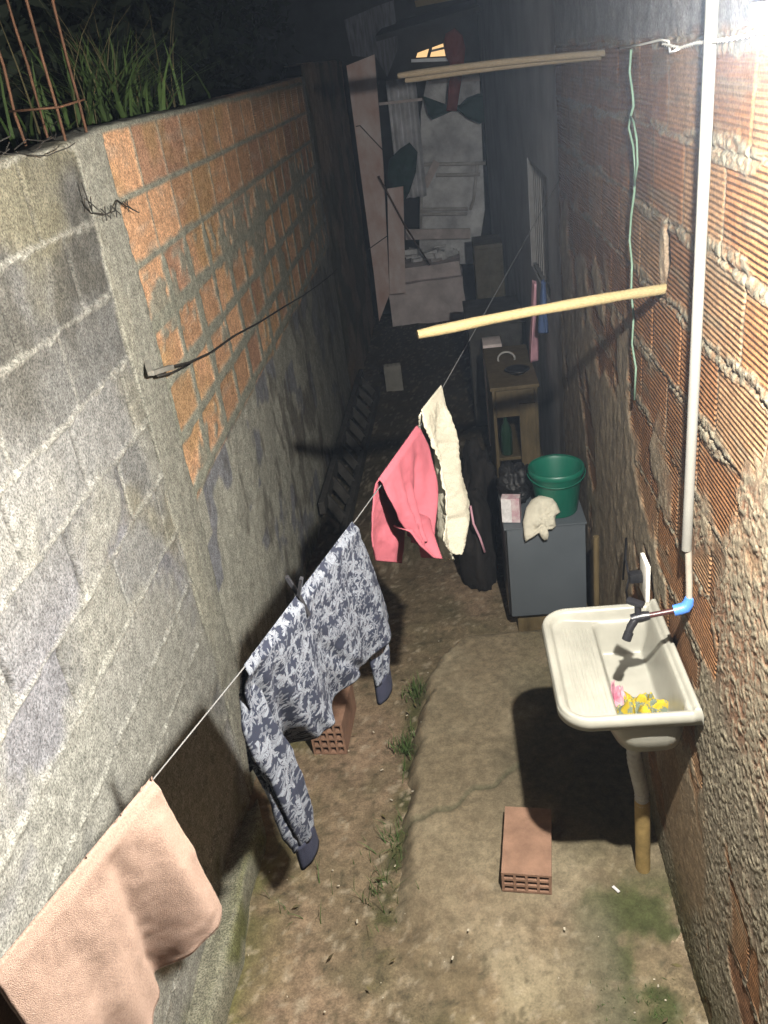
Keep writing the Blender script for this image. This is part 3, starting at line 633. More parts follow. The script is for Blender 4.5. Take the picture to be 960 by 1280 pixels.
# ------------------------------------------------------------------ laundry tank
def build_tank():
    x0, x1, y0, y1, zt = .188, .548, 1.700, 2.212, 1.02
    t = thing('laundry_tank', (.4, 1.95, .8), 'cream plastic laundry tank with ribbed washboard fixed to the right wall', 'laundry sink')
    r = .085; Hy = (y1-y0)/2; yc = (y0+y1)/2
    xs = np.concatenate([x0+np.array([0, .0008, .002, .0035, .0055, .008, .011, .015, .019]), np.arange(x0+.023, x1-.004, .0035), [x1]])
    tt = np.concatenate([[-1, -.993, -.985], np.linspace(-.972, .972, 150), [.985, .993, 1]])
    k = np.clip(r-(xs-x0), 0, r); hy = Hy-r+np.sqrt(np.maximum(r*r-k*k, 0))
    X = np.repeat(xs[:, None], len(tt), 1); Yl = tt[None]*hy[:, None]
    def sdf(X, Y, ax, bx, hh, rl, rr):
        cx = (ax+bx)/2; hx = (bx-ax)/2; rad = np.where(X < cx, rl, rr)
        qx = np.abs(X-cx)-hx+rad; qy = np.abs(Y)-hh+rad
        return -(np.hypot(np.maximum(qx, 0), np.maximum(qy, 0))+np.minimum(np.maximum(qx, qy), 0)-rad)
    d = sdf(X, Yl, x0, x1, Hy, r, .004)
    z = .004*np.exp(-((d-.010)/.006)**2)
    z = z-.010*sst(.004, 0, d)
    inn = sst(.020, .034, sdf(X, Yl, x0, x1-.012, Hy, r, .012))
    board = .020+.13*np.clip(X-x0-.03, 0, .13)
    ridge = .0042*np.sin(2*math.pi*(X+.02*Yl)/.0118)*sst(0, .02, X-(x0+.045))*sst(0, .008, .335-X)*sst(.0, .02, Hy-.062-np.abs(Yl))
    z = z-inn*board+inn*ridge
    bas = sdf(X, Yl, .338, .520, Hy-.034, .035, .035); tb = sst(0, .034, bas)
    floor = -.140-.012*sst(.1, 0, np.hypot(X-.43, Yl))
    z = z*(1-tb)+floor*tb
    z = z+.012*sst(.522, .53, X)*sst(.0, .02, d+.01)
    P = np.stack([X, Yl+yc, zt+z], -1)
    # skirt round the rim
    me = grid_mesh('basin', P[::-1]); o = link('basin', me, M['tank'], t)
    bm = bmesh.new(); bm.from_mesh(me)
    be = [e for e in bm.edges if e.is_boundary]
    ret = bmesh.ops.extrude_edge_only(bm, edges=be); nv = [v for v in ret['geom'] if isinstance(v, bmesh.types.BMVert)]
    for v in nv: v.co.z = zt-.034
    for f in bm.faces: f.smooth = True
    bmesh.ops.recalc_face_normals(bm, faces=bm.faces)
    bm.to_mesh(me); bm.free()
    s = o.modifiers.new('thickness', 'SOLIDIFY'); s.thickness = .006; s.offset = -1
    g = MB(); g.lathe([(0, .002), (.016, .002), (.02, .0), (.02, -.004)], (.43, yc-.02, zt-.1505), 20); g.build('drain', M['grey_pvc'], t, True)
    # outer bowl moulding under the washboard side
    g = MB(); bx = [(.35, .2, .16), (.33, .21, .03)]
    g = MB(); rings = []
    for zz, ax, bx_, hh in ((-.036, .245, .54, .235), (-.075, .30, .535, .232), (-.105, .315, .533, .230), (-.150, .335, .525, .220), (-.170, .37, .50, .19)):
        ring = []
        for a in range(40):
            th = 2*math.pi*a/40; cx, sx = math.cos(th), math.sin(th); p = 4.0
            ring.append(g.bm.verts.new(((ax+bx_)/2+(bx_-ax)/2*math.copysign(abs(cx)**(2/p), cx), yc+hh*math.copysign(abs(sx)**(2/p), sx), zt+zz)))
        rings.append(ring)
    for A, B in zip(rings[:-1], rings[1:]):
        for k_ in range(40): g.bm.faces.new((A[k_], A[(k_+1) % 40], B[(k_+1) % 40], B[k_]))
    g.bm.faces.new(rings[-1]); g.build('bowl_underside', M['tank'], t, True)
    return t
build_tank()
dp = thing('drain_hose', (.47, 2.0, 0), 'grey ribbed waste hose feeding a muddy brown pipe under the tank', 'drain pipe')
hz = [(.405, 1.87, .86), (.41, 1.90, .79), (.422, 1.93, .72), (.428, 1.935, .64), (.445, 1.96, .55), (.462, 1.985, .46), (.466, 1.99, .40)]
A = np.array(hz); s_ = np.linspace(0, 6, 110); pth = [tuple(np.interp(s_i, range(7), A[:, k]) for k in range(3)) for s_i in s_]
g = MB(); g.tube(pth, [.021+.0022*math.sin(i*1.25) for i in range(110)], 16); g.build('flexible_hose', M['flex'], dp, True)
g = MB(); g.tube([(.466, 1.99, .42), (.474, 2.005, .2), (.482, 2.02, -.02)], .0245, 18, cap=False); g.tube([(.466, 1.99, .42), (.474, 2.005, .2), (.482, 2.02, -.02)], .0215, 18, cap=False); g.build('ground_pipe', M['brownpipe'], dp, 'auto')

# crumpled yellow cloth and pink scrap in the basin
def crumple(name, c, sx, sy, h, mat, seed, parent=None, n=46):
    u = np.linspace(-1, 1, n); U, V = np.meshgrid(u, u, indexing='ij')
    ang = np.arctan2(V, U); rad = np.maximum(np.abs(U), np.abs(V)); out = .75+.35*vn(np.cos(ang)*2+seed, np.sin(ang)*2, seed)
    X = np.cos(ang)*rad*out*sx; Yy = np.sin(ang)*rad*out*sy
    rid = np.abs(fbm(U*2.0+seed, V*2.0, seed, 2)-.5)*2.4+(fbm(U*6,V*6,seed,2)-.5)*.35
    Z = h*(1-rad**2.5)*(.35+rid)
    me = grid_mesh(name, np.stack([c[0]+X, c[1]+Yy, c[2]+Z], -1)); o = link(name, me, mat, parent)
    s = o.modifiers.new('t', 'SOLIDIFY'); s.thickness = .003; return o
crumple('yellow_rag', (.43, 1.865, .876), .095, .085, .08, M['ycloth'], 11)
tag(bpy.data.objects['yellow_rag'], 'crumpled yellow and black printed cloth lying in the cream tank', 'cloth')
crumple('pink_rag', (.372, 1.925, .885), .03, .034, .075, pmat('hot_pink_cloth', (.3, .04, .10), .9, .2, 30, .2, col2=(.45,.3,.33)), 23)
tag(bpy.data.objects['pink_rag'], 'small hot pink and white rag beside the yellow cloth in the tank', 'cloth')

# ------------------------------------------------------------------ outlet, cords and stick on the right wall
ot = thing('wall_outlet', (XR-.015, 2.38, 1.0), 'white socket plate with a black plug on the right wall above the tank', 'outlet')
oc = at_x(807, 722, XR-.02)
g = MB(); g.box((XR-.022, oc.y, oc.z), (.014, .088, .135), bev=.004); g.build('face_plate', M['plate'], ot, 'auto')
g = MB(); g.box((XR-.048, oc.y+.012, oc.z-.002), (.045, .034, .034), bev=.008); g.build('plug', M['black_pl'], ot, 'auto')
g = MB(); g.tube([(XR-.068, oc.y+.015, oc.z-.012), (XR-.07, oc.y+.05, oc.z-.08), (XR-.045, oc.y+.10, oc.z-.2), (XR-.03, oc.y+.16, oc.z-.34)], .004, 8)
g.tube([(XR-.068, oc.y+.015, oc.z), (XR-.05, oc.y+.16, oc.z-.025), (XR-.03, oc.y+.25, oc.z+.0), (XR-.03, oc.y+.30, oc.z-.2)], .0035, 8); g.build('power_cord', M['black_pl'], ot, True)
g = MB(); pts = [(789, 62), (787, 90), (791, 118), (792, 132), (788, 146), (786, 160), (792, 185), (794, 210), (793, 240), (789, 270), (787, 300), (790, 330), (789, 365), (792, 395), (790, 430), (795, 460), (793, 500)]
g.tube([at_x(a, b, XR-.018) for a, b in pts], .0035, 6)
g.tube([at_x(a, b, XR-.02) for a, b in [(788, 146), (792, 152), (796, 175), (797, 205), (793, 232)]], .003, 6)
tag(g.build('plastic_string', M['green_cord'], None, True), 'faded green plastic string dangling down the right brick wall', 'cord')
g = MB(); g.tube([(XR-.03, 3.17, .70), (XR-.035, 3.15, .05)], .013, 10, jit=.06); tag(g.build('wooden_stick', M['wood_brown'], None, 'auto'), 'short brown stick leaning upright against the right wall behind the tank', 'stick')

# ------------------------------------------------------------------ hollow bricks
def hollow_brick(L, Wd, Ht, nx, nz):
    """clay block with open cells through its length (local y)"""
    t = .009
    def cuts(w, n): 
        cell = (w-t*(n+1))/n; v = [-w/2]
        for i in range(n): v += [v[-1]+t, v[-1]+t+cell]
        return v+[v[-1]+t]
    xs = cuts(Wd, nx); zs = cuts(Ht, nz); bm = bmesh.new(); V = {}
    def vert(i, k, s):
        if (i, k, s) not in V: V[(i, k, s)] = bm.verts.new((xs[i], s*L/2, zs[k]+Ht/2))
        return V[(i, k, s)]
    NX, NZ = len(xs)-1, len(zs)-1
    solid = lambda i, k: 0 <= i < NX and 0 <= k < NZ and not (i % 2 == 1 and k % 2 == 1)
    for i in range(NX):
        for k in range(NZ):
            if not solid(i, k): continue
            for s in (-1, 1): bm.faces.new([vert(i, k, s), vert(i+1, k, s), vert(i+1, k+1, s), vert(i, k+1, s)])
            for (di, dk, a, b) in ((-1, 0, (i, k), (i, k+1)), (1, 0, (i+1, k), (i+1, k+1)), (0, -1, (i, k), (i+1, k)), (0, 1, (i, k+1), (i+1, k+1))):
                if not solid(i+di, k+dk): bm.faces.new([vert(*a, -1), vert(*b, -1), vert(*b, 1), vert(*a, 1)])
    bmesh.ops.recalc_face_normals(bm, faces=bm.faces)
    me = bpy.data.meshes.new('hollow_brick'); bm.to_mesh(me); bm.free(); me.materials.append(M['hollow']); return me
hb = hollow_brick(.29, .165, .09, 4, 3)
GB = 'loose hollow bricks on the ground'
o = link('hollow_brick', hb); o.location = (.098, 2.085, .058); o.rotation_euler = (R(-1), R(1), R(-7)); tag(o, 'loose red hollow brick lying on the concrete in front of the tank', 'brick', GB)
hb2 = hollow_brick(.29, .145, .165, 4, 4)
o = link('hollow_brick', hb2); bp = at_z(413, 942, .0); o.location = (bp.x+.01, bp.y+.145, -.004); o.rotation_euler = (0, 0, R(-4)); tag(o, 'loose hollow brick standing behind the hanging leaf print shirt', 'brick', GB)
hbd = hb.copy(); hbd.materials.clear(); hbd.materials.append(M['concrete']); o = link('hollow_brick', hbd); q = at_z(493, 489, gzf(7.9)); o.location = (q.x, q.y+.1, gzf(q.y)+.1); o.rotation_euler = (R(90), 0, R(4)); tag(o, 'dim hollow brick far back in the alley beyond the ladder', 'brick', GB)

# ------------------------------------------------------------------ washing line and washing
LA, LB = -.802, .295
TD = Vector((LB, 1, 0)).normalized(); ND = Vector((TD.y, -TD.x, 0))
LY = [-.9, .632, .945, 1.234, 1.5, 1.771, 2.057, 2.3, 2.526, 2.877, 3.5, 4.28, 5.1]; LZ = [1.80, 1.672, 1.648, 1.630, 1.622, 1.618, 1.618, 1.630, 1.652, 1.690, 1.76, 1.85, 1.94]
WS = .86
def wsc(p): return Vector((p[0]*WS, p[1]*WS, CAMH+(p[2]-CAMH)*WS))
def lz(y): return float(np.interp(y, LY, LZ))
def lp(y, z, n=0.0): return wsc(Vector((LA+LB*y, y, z))+ND*n)
cl = thing('washing_line', lp(-.6, lz(-.6)), 'thin grey washing line stretched along the alley', 'clothesline')
g = MB(); g.tube([lp(y, lz(y)) for y in np.linspace(-.62, 4.95, 70)], .0013, 6); g.build('cord', M['cord'], cl, True)
g = MB(); p = lp(4.95, lz(4.95)); g.tube([p, (.60, p.y+.05, p.z+.01)], .004, 6); g.build('hook', M['rust'], cl, True)

def poly(pts, t):
    P = np.array(pts, float); d = np.concatenate([[0], np.cumsum(np.hypot(*np.diff(P, axis=0).T))]); d /= d[-1]
    return np.stack([np.interp(t, d, P[:, 0]), np.interp(t, d, P[:, 1])], -1)
def hem(o, nu, r, mat, off=0):
    me = o.data; n = len(me.vertices); m = n//nu; g = MB()
    g.tube([me.vertices[i*m+m-1-off].co for i in range(0, nu, 2)], r, 6, flat=1.0); return g.build('hem', mat, o, True)
def hang(name, L, Rt, off, mat, parent=None, back=None, nu=70, nv=70, thick=.003, gap=.006, edge=0, boff=None, seed=0, uvs=1.0, frontpow=1.0):
    """cloth folded over the line: front sheet between outlines L and Rt (Y,z), back sheet of the given outlines"""
    u = np.linspace(0, 1, nu); v = np.linspace(0, 1, nv)
    rows = []; uvr = []
    def sheet(L, Rt, sgn, off):
        a = poly(L, v); b = poly(Rt, v)
        U, V = np.meshgrid(u, v, indexing='ij')
        Q = a[None]*(1-U[..., None])+b[None]*U[..., None]
        if edge:
            Q[..., 1] += (fbm(U*22, V*0+seed, seed+5)-.5)*edge*sst(.85, 1, V)*2; Q[..., 0] += (fbm(V*22, U*0+seed, seed+6)-.5)*edge*(sst(.08, 0, U)+sst(.92, 1, U))*2
        n = sgn*gap*sst(0, .06, V)+off(U, V)*sst(0, .15, V)
        P = np.empty(Q.shape[:2]+(3,))
        P[..., 0] = (LA+LB*Q[..., 0]+ND.x*n)*WS; P[..., 1] = (Q[..., 0]+ND.y*n)*WS; P[..., 2] = CAMH+(Q[..., 1]-CAMH)*WS
        return P, Q*uvs
    Pf, Qf = sheet(L, Rt, 1, off)
    if back:
        Pb, Qb = sheet(back[0], back[1], -1, boff or off)
        top = (Pf[:, :1]+Pb[:, :1])/2; top[..., 2] += .004
        P = np.concatenate([Pb[:, ::-1], top, Pf], 1); UVs = np.concatenate([Qb[:, ::-1]+np.array((0, 3.)), Qf[:, :1], Qf], 1)
    else: P, UVs = Pf, Qf
    o = link(name, grid_mesh(name, P, uv=UVs), mat, parent)
    s = o.modifiers.new('thickness', 'SOLIDIFY'); s.thickness = thick; s.offset = 0
    return o
# beige towel
def tow(U, V):
    f = .018*np.exp(-((U-.86-.02*V)/.07)**2)*V**.7-.026*np.exp(-((U-.64+.03*V)/.06)**2)*V**.7
    f += .010*np.sin(U*7.5+.6)*V+.008*np.sin(U*15+1.7*V)*V-.005*V
    return f+.016*(fbm(U*5, V*4, 201)-.5)+.006*np.sin(U*30+V*4)*V*sst(.3, .8, V)
o = hang('bath_towel', [(.615, 1.674), (.62, 1.54), (.63, 1.36), (.64, 1.30)], [(.945, 1.650), (.962, 1.52), (.975, 1.40), (.985, 1.305)], tow, M['towel'],
     back=([(.615, 1.674), (.61, 1.5), (.62, 1.42)], [(.945, 1.650), (.93, 1.5), (.92, 1.44)]), boff=lambda U, V: -.07*V, thick=.007, seed=3, nu=90, nv=80)
P_ = None
hem(o, 90, .0038, M['towel']); hem(o, 90, .0026, M['towel'], 5)
tag(o, 'beige pink terry towel folded over the near end of the washing line', 'towel')
# leaf print shirt
def sh(U, V):
    f = .016*np.sin(U*9+.8)*V**1.1+.011*np.sin(U*21+V*3)*V+.02*(fbm(U*5, V*3, 211)-.5)
    f += .006*V-(.085*V**.7)*sst(.24, .0, U)+.016*np.sin(U*60+V*5)*sst(.30, .05, U)*V**.6-.012*np.exp(-((U-.35-.25*V)/.03)**2)*V
    return f
st = thing('leaf_print_shirt', lp(1.5, 1.62), 'navy long sleeved shirt with white leaf print hanging on the line', 'shirt')
hang('shirt_body', [(1.238, 1.630), (1.232, 1.56), (1.245, 1.47), (1.285, 1.36), (1.33, 1.292)], [(1.775, 1.622), (1.832, 1.47), (1.862, 1.36), (1.895, 1.255)], sh, M['shirt'], st,
     back=([(1.238, 1.630), (1.235, 1.5), (1.25, 1.34)], [(1.775, 1.622), (1.82, 1.47), (1.845, 1.34)]), boff=lambda U, V: -.05*V+.01*np.sin(U*12)*V, thick=.0025, nu=110, nv=80, seed=5, gap=.010)
def sleeve(name, path, rad, mat, parent, flat=.30, n=40, wr=.10, seed=0, m=60):
    A = np.array(path, float); d = np.concatenate([[0], np.cumsum(np.linalg.norm(np.diff(A, axis=0), axis=1))]); s = np.linspace(0, d[-1], m)
    C = np.stack([np.interp(s, d, A[:, k]) for k in range(3)], -1); rr = np.interp(s, d, rad)*WS
    th = np.linspace(0, 2*math.pi, n+1); S, T = np.meshgrid(s, th, indexing='ij')
    rv = rr[:, None]*(1+wr*(fbm(S*22, np.cos(T)*1.8+seed, seed)-.5)*2.2+wr*.9*np.sin(T*4+S*14+seed)+wr*.5*np.sin(T*7-S*9))
    cx = np.cos(T)*rv; cy = np.sin(T)*rv*flat
    td = np.array(TD); nd = np.array(ND)
    P = C[:, None]+cx[..., None]*td+cy[..., None]*nd
    uv = np.stack([T*.035+.4, S], -1)
    o = link(name, grid_mesh(name, P, uv=uv), mat, parent); sd = o.modifiers.new('t', 'SOLIDIFY'); sd.thickness = .0025; return o
L1 = [lp(1.27, 1.56, -.025), lp(1.262, 1.50, -.02), lp(1.262, 1.42, -.01), lp(1.268, 1.30, .0), lp(1.275, 1.20, .008), lp(1.28, 1.135, .01)]
s1 = sleeve('sleeve', L1, [.030, .042, .050, .050, .045, .037], M['shirt'], st, seed=2, wr=.22)
sleeve('cuff', [lp(1.280, 1.142, .01), lp(1.283, 1.075, .012)], [.036, .038], M['navy'], s1, wr=.04, m=8)
R1 = [lp(1.84, 1.36, -.02), lp(1.83, 1.28, -.012), lp(1.81, 1.20, 0), lp(1.79, 1.145, .005)]
s2 = sleeve('sleeve', R1, [.040, .052, .050, .040], M['shirt'], st, seed=7, wr=.2, m=40)
sleeve('cuff', [lp(1.792, 1.152, .005), lp(1.782, 1.092, .01)], [.041, .043], M['navy'], s2, wr=.04, m=8)
# clothes peg
pg = thing('clothes_peg', lp(1.47, 1.63), 'dark clothes peg clipping the leaf print shirt to the line', 'clothes peg')
for s in (-1, 1):
    g = MB(); a = lp(1.47+.006*s, 1.575, .012*s); b = lp(1.47-.004*s, 1.63, .004*s); c = lp(1.468, 1.672, .017*s); g.bar(a, b, .010, .006); g.bar(b, c, .010, .006)
    g.build('peg_jaw', M['black_pl'], pg)
# coral shorts
def so(U, V):
    f = .022*V+.032*np.sin(U*6.5+.5)*V+.045*(np.abs(np.sin(U*7.5+V*1.6))-.6)*V**.9+.012*np.sin(U*23+V*6)*V+.014*(fbm(U*5, V*5, 221)-.5)
    return f*.8-.012*np.exp(-((U-.45-.2*V)/.05)**2)*V-.018*np.exp(-((U-.75)/.05)**2)*V
def sob(U, V): return -.025*V-.016*np.sin(U*9)*V+.012*(fbm(U*5, V*5, 222)-.5)
sr = thing('coral_shorts', lp(2.15, 1.62), 'coral red cotton shorts hanging over the line beside the white cloth', 'shorts')
hang('front_leg', [(1.965, 1.640), (1.975, 1.58), (2.0, 1.50), (2.035, 1.44), (2.055, 1.39)], [(2.285, 1.645), (2.315, 1.57), (2.305, 1.49), (2.27, 1.41), (2.215, 1.335)], so, M['red_cloth'], sr, thick=.0035, seed=8,
     back=None, gap=.008)
hem(bpy.data.objects['front_leg'], 70, .0028, M['red_cloth'])
hang('rear_leg', [(1.965, 1.640), (1.935, 1.55), (1.925, 1.46), (1.95, 1.40)], [(2.285, 1.645), (2.24, 1.52), (2.17, 1.38), (2.13, 1.275)], sob, M['red_cloth'], sr, thick=.0035, seed=9, gap=-.008)
def so2(U, V): return .035+.03*V+.025*np.sin(U*8+1)*V
hang('leg_hem', [(2.02, 1.47), (2.035, 1.40), (2.065, 1.345)], [(2.20, 1.41), (2.175, 1.36), (2.13, 1.30)], so2, M['red_cloth'], sr, thick=.004, seed=10, gap=.0, nu=40, nv=30)
# white frayed cloth
def wh(U, V): return (.03*np.sin(U*8+.3+V*1.6)+.02*np.sin(U*17+V*3.5))*V**.5+.008*(fbm(U*30,V*60,233)-.5)+.03*(fbm(U*5, V*4, 231)-.5)+.01*V
o = hang('white_rag', [(2.335, 1.668), (2.325, 1.62), (2.365, 1.50), (2.32, 1.38), (2.27, 1.27), (2.38, 1.13)], [(2.535, 1.665), (2.575, 1.50), (2.625, 1.30), (2.645, 1.19), (2.50, 1.095)], wh, M['white_cloth'],
     back=([(2.335, 1.668), (2.34, 1.5), (2.40, 1.40)], [(2.535, 1.665), (2.55, 1.5), (2.55, 1.40)]), boff=lambda U, V: -.04*V, thick=.004, seed=12, edge=.015, nu=90, nv=110)
tag(o, 'long frayed off white cloth hanging at the far end of the washing', 'cloth')

# ------------------------------------------------------------------ things along the left wall
cb = thing('wall_cable', at_x(185, 460, XL+.02), 'thin dark cable clamped to the column and sagging along the left wall', 'cable')
g = MB(); pts = [(197, 462), (237, 453), (265, 440), (294, 419), (326, 402), (356, 383), (380, 369), (400, 355), (422, 337)]
g.tube([at_x(a, b, XL+.035) for a, b in pts], .0045, 6); g.tube([at_x(a, b, XL+.035) for a, b in [(197, 470), (215, 466), (237, 455)]], .004, 6); g.build('cable', M['wire'], cb, True)
g = MB(); a = at_x(183, 452, XL+.01); b = at_x(188, 467, XL+.04); c = at_x(214, 459, XL+.045)
g.bar(a, b, .018, .012, bev=.003); g.bar(b, c, .022, .016, bev=.004); g.build('clamp', M['concrete'], cb)
g = MB()
bw = [at_x(a, b, XL+.02+.012*math.sin(i*2)) for i, (a, b) in enumerate([(102, 228), (112, 256), (116, 266), (130, 268), (143, 264), (146, 250), (158, 258), (174, 266)])]
g.tube(bw, .0022, 5)
for i in (1, 3, 4, 6):
    p = bw[i]; g.tube([p+Vector((.01, -.02, -.015)), p+Vector((.0, .02, .018))], .0018, 5); g.tube([p+Vector((.01, .02, -.015)), p+Vector((.0, -.015, .018))], .0018, 5)
tag(g.build('barbed_wire', M['wire'], None), 'short end of rusty barbed wire poking out of the column', 'wire')
rb = thing('rebar_cage', at_x(90, 176, -1.04), 'rusty reinforcing bars with stirrups rising from the top of the left wall', 'rebar')
bars = [at_x(83, 178, -1.005), at_x(110, 169, -1.005), at_x(33, 184, -1.11), at_x(61, 178, -1.11)]
for p in bars:
    g = MB(); g.tube([(p.x+random.uniform(-.004, .004), p.y+random.uniform(-.006, .006), z) for z in np.linspace(2.35, 3.6, 12)], .0042, 8); g.build('bar', M['rust'], rb, True)
for zz in (2.585, 2.87, 3.2):
    q = [Vector((p.x+s*.012, p.y+t*.012, zz+random.uniform(-.008, .008))) for p, s, t in ((bars[0], 1, -1), (bars[1], 1, 1), (bars[3], -1, 1), (bars[2], -1, -1))]
    g = MB(); g.tube(q+[q[0]], .003, 6); g.build('stirrup', M['rust'], rb, True)
g = MB()
for k in range(7):
    p = Vector((-1.0+random.uniform(-.06, .05), 1.55+.12*k, 2.50)); pts = [p]
    for i in range(7): p = p+Vector((random.uniform(-.03, .03), random.uniform(.02, .06), random.uniform(-.012, .02))); pts.append(p)
    g.tube(pts, .0014, 4)
tag(g.build('loose_wire', M['wire'], None), 'tangle of thin dark wire lying along the top of the left block wall', 'wire')

# ladder lying against the foot of the left wall
ld = thing('wooden_ladder', (-.85, 5.6, -.1), 'dark wooden ladder lying on its side at the foot of the left wall', 'ladder')
def on_ray_x(px, py, x): return at_x(px, py, x)
ra, rbp = Vector((-.945, 4.62, .14)), Vector((-.93, 7.75, -.02))
ua = [at_x(406, 632, -.945), at_x(470, 432, -.93)]
r1a, r1b = Vector((-.93, 4.78, gzf(4.78)+.19)), Vector((-.92, 7.9, gzf(7.9)+.20))
r2a, r2b = Vector((-.80, 4.66, gzf(4.66)+.035)), Vector((-.77, 7.8, gzf(7.8)+.035))
for a, b in ((r1a, r1b), (r2a, r2b)):
    g = MB(); g.bar(a, b, .04, .085, bev=.004); g.build('rail', M['wood_dark'], ld)
for k in range(10):
    f = .06+k*.098; g = MB(); g.bar(r1a.lerp(r1b, f), r2a.lerp(r2b, f), .06, .028, up=(0, 1, 0), bev=.003); g.build('rung', M['wood_dark'], ld)

# ------------------------------------------------------------------ clutter along the right wall
cx0, cx1, cy0, cy1 = .153, .527, 3.45, 3.86
cb = thing('grey_cabinet', (.34, 3.65, .1), 'plain dark grey cabinet standing on a low wooden plinth by the right wall', 'cabinet')
g = MB(); g.box(((cx0+cx1)/2, (cy0+cy1)/2+.012, .36), (cx1-cx0, cy1-cy0-.024, .50), bev=.006); g.build('body', M['black_pl'], cb, 'auto')
g = MB(); g.box(((cx0+cx1)/2+.003, cy0+.006, .365), (cx1-cx0-.014, .024, .486), bev=.006); g.build('door_panel', M['cab'], cb, 'auto')
g = MB(); g.box(((cx0+cx1)/2, cy0+.19, .614), (cx1-cx0+.004, cy1-cy0-.01, .010), bev=.003); g.build('top_panel', M['cab'], cb, 'auto')
g = MB(); g.box((.365, 3.66, .05), (.345, .34, .125), bev=.005); tag(g.build('plinth', M['wood_brown'], None, 'auto'), 'low brown wooden block under the dark grey cabinet', 'block')
# bucket
bk = thing('green_bucket', (.452, 3.69, .62), 'green plastic bucket on top of the dark grey cabinet', 'bucket')
bc = (.414, 3.585, .622)
g = MB(); g.lathe([(0, .004), (.088, .004), (.092, .0), (.094, .004), (.120, .213), (.124, .221), (.120, .221), (.114, .207), (.088, .014), (0, .012)], bc, 48); g.build('bucket_body', M['bucket'], bk, 'auto')
g = MB(); g.lathe([(.119, .200), (.127, .200), (.129, .207), (.129, .222), (.125, .227), (.119, .225)], bc, 48); g.build('bucket_rim', M['bucket'], bk, 'auto')
g = MB(); q = []
for i in range(25):
    a = math.pi+math.pi*i/24; q.append((bc[0]+.132*math.cos(a), bc[1]+.134*math.sin(a), bc[2]+.203-.028*math.sin(math.pi*i/24)))
g.tube(q, .0028, 6); g.build('bucket_handle', M['bucket'], bk, True)

def puffy(name, outline, nrm, th, mat, seed=0, parent=None, wr=.5, rings=14):
    """soft cloth lump from a 3D outline: rings shrink to the centre and swell along nrm"""
    P = [Vector(p) for p in outline]; n_ = []; 
    for i, p in enumerate(P):
        q = P[(i+1) % len(P)]; n_ += [p.lerp(q, t/4) for t in range(4)]
    c = sum(P, Vector())/len(P); nrm = Vector(nrm).normalized(); bm = bmesh.new(); R_ = []
    for side in (1, -1):
        rr = []
        for k in range(rings):
            f = 1-k/rings; ring = []
            for i, p in enumerate(n_):
                q = c.lerp(p, f); hgt = th*(1-f**3)**.5*(1+wr*(float(fbm(np.array(q.x*30+seed), np.array(q.z*30+q.y*20), seed))-.5)*2)
                ring.append(bm.verts.new(q+nrm*(hgt if side > 0 else -hgt*.25-.001)))
            rr.append(ring)
        for A_, B_ in zip(rr[:-1], rr[1:]):
            for i in range(len(n_)): bm.faces.new((A_[i], A_[(i+1) % len(n_)], B_[(i+1) % len(n_)], B_[i]))
        bm.faces.new(rr[-1]); R_.append(rr)
    for i in range(len(n_)): bm.faces.new((R_[0][0][i], R_[1][0][i], R_[1][0][(i+1) % len(n_)], R_[0][0][(i+1) % len(n_)]))
    bmesh.ops.recalc_face_normals(bm, faces=bm.faces)
    me = bpy.data.meshes.new(name); bm.to_mesh(me); bm.free()
    for p in me.polygons: p.use_smooth = True
    return link(name, me, mat, parent)
gp = [(345, 730), (318, 745), (298, 775), (285, 830), (290, 880), (295, 905), (325, 888), (346, 872), (356, 890), (366, 900), (380, 897), (384, 880), (380, 860), (398, 858), (412, 845), (408, 820), (412, 800), (428, 792), (412, 755), (400, 735), (380, 728)]
gl_pts = []; YG = 3.395
for a, b in gp:
    px, py = 560+a/3.046, 380+b/3.046
    p = at_y(px, py, YG)
    if p.z > .61: p.y += (p.z-.61)*.6; p = at_y(px, py, p.y)
    gl_pts.append(p)
gl_o = puffy('work_glove', gl_pts, (0, -1, .5), .030, M['glove'], 3, wr=.9)
tag(gl_o, 'white cloth glove flopped over the front edge of the grey cabinet', 'glove')
pk = thing('soap_packet', (.19, 3.5, .62), 'small pink and white packet on the left front corner of the grey cabinet', 'packet')
g = MB(); g.box((.195, 3.515, .685), (.085, .05, .125), Matrix.Rotation(R(-12), 3, 'Z'), bev=.002); g.build('packet_box', M['paper'], pk)
g = MB(); rot = Matrix.Rotation(R(-12), 3, 'Z'); g.box(Vector((.195, 3.515, .685))+rot @ Vector((-.018, -.0265, -.0)), (.045, .003, .12), rot); g.build('packet_label', M['paper_w'], pk)
def blob(name, c, s, mat, seed, label, cat, amp=.35, sub=4):
    bm = bmesh.new(); bmesh.ops.create_icosphere(bm, subdivisions=sub, radius=1)
    co = np.array([v.co[:] for v in bm.verts]); n = fbm(co[:, 0]*1.7+seed, co[:, 1]*1.7+co[:, 2]*1.3, seed, 4); n2 = np.abs(fbm(co[:, 0]*3+seed, co[:, 2]*3-co[:, 1]*2, seed+3, 3)-.5)
    for v, a, b in zip(bm.verts, n, n2):
        k = 1+amp*(a-.5)*2-amp*b*1.6; v.co = Vector((c[0]+v.co.x*s[0]*k, c[1]+v.co.y*s[1]*k, c[2]+max(v.co.z, -.75)*s[2]*k))
    me = bpy.data.meshes.new(name); bm.to_mesh(me); bm.free()
    for p in me.polygons: p.use_smooth = True
    o = link(name, me, mat); return tag(o, label, cat)
blob('plastic_bag', (.235, 3.74, .70), (.085, .11, .12), M['bagbl'], 4, 'shiny black plastic bag on the grey cabinet beside the bucket', 'bag')
blob('plastic_bag', (.36, 4.14, .22), (.17, .20, .40), M['bagbl'], 8, 'tall black rubbish bag standing right behind the grey cabinet', 'bag', .25)
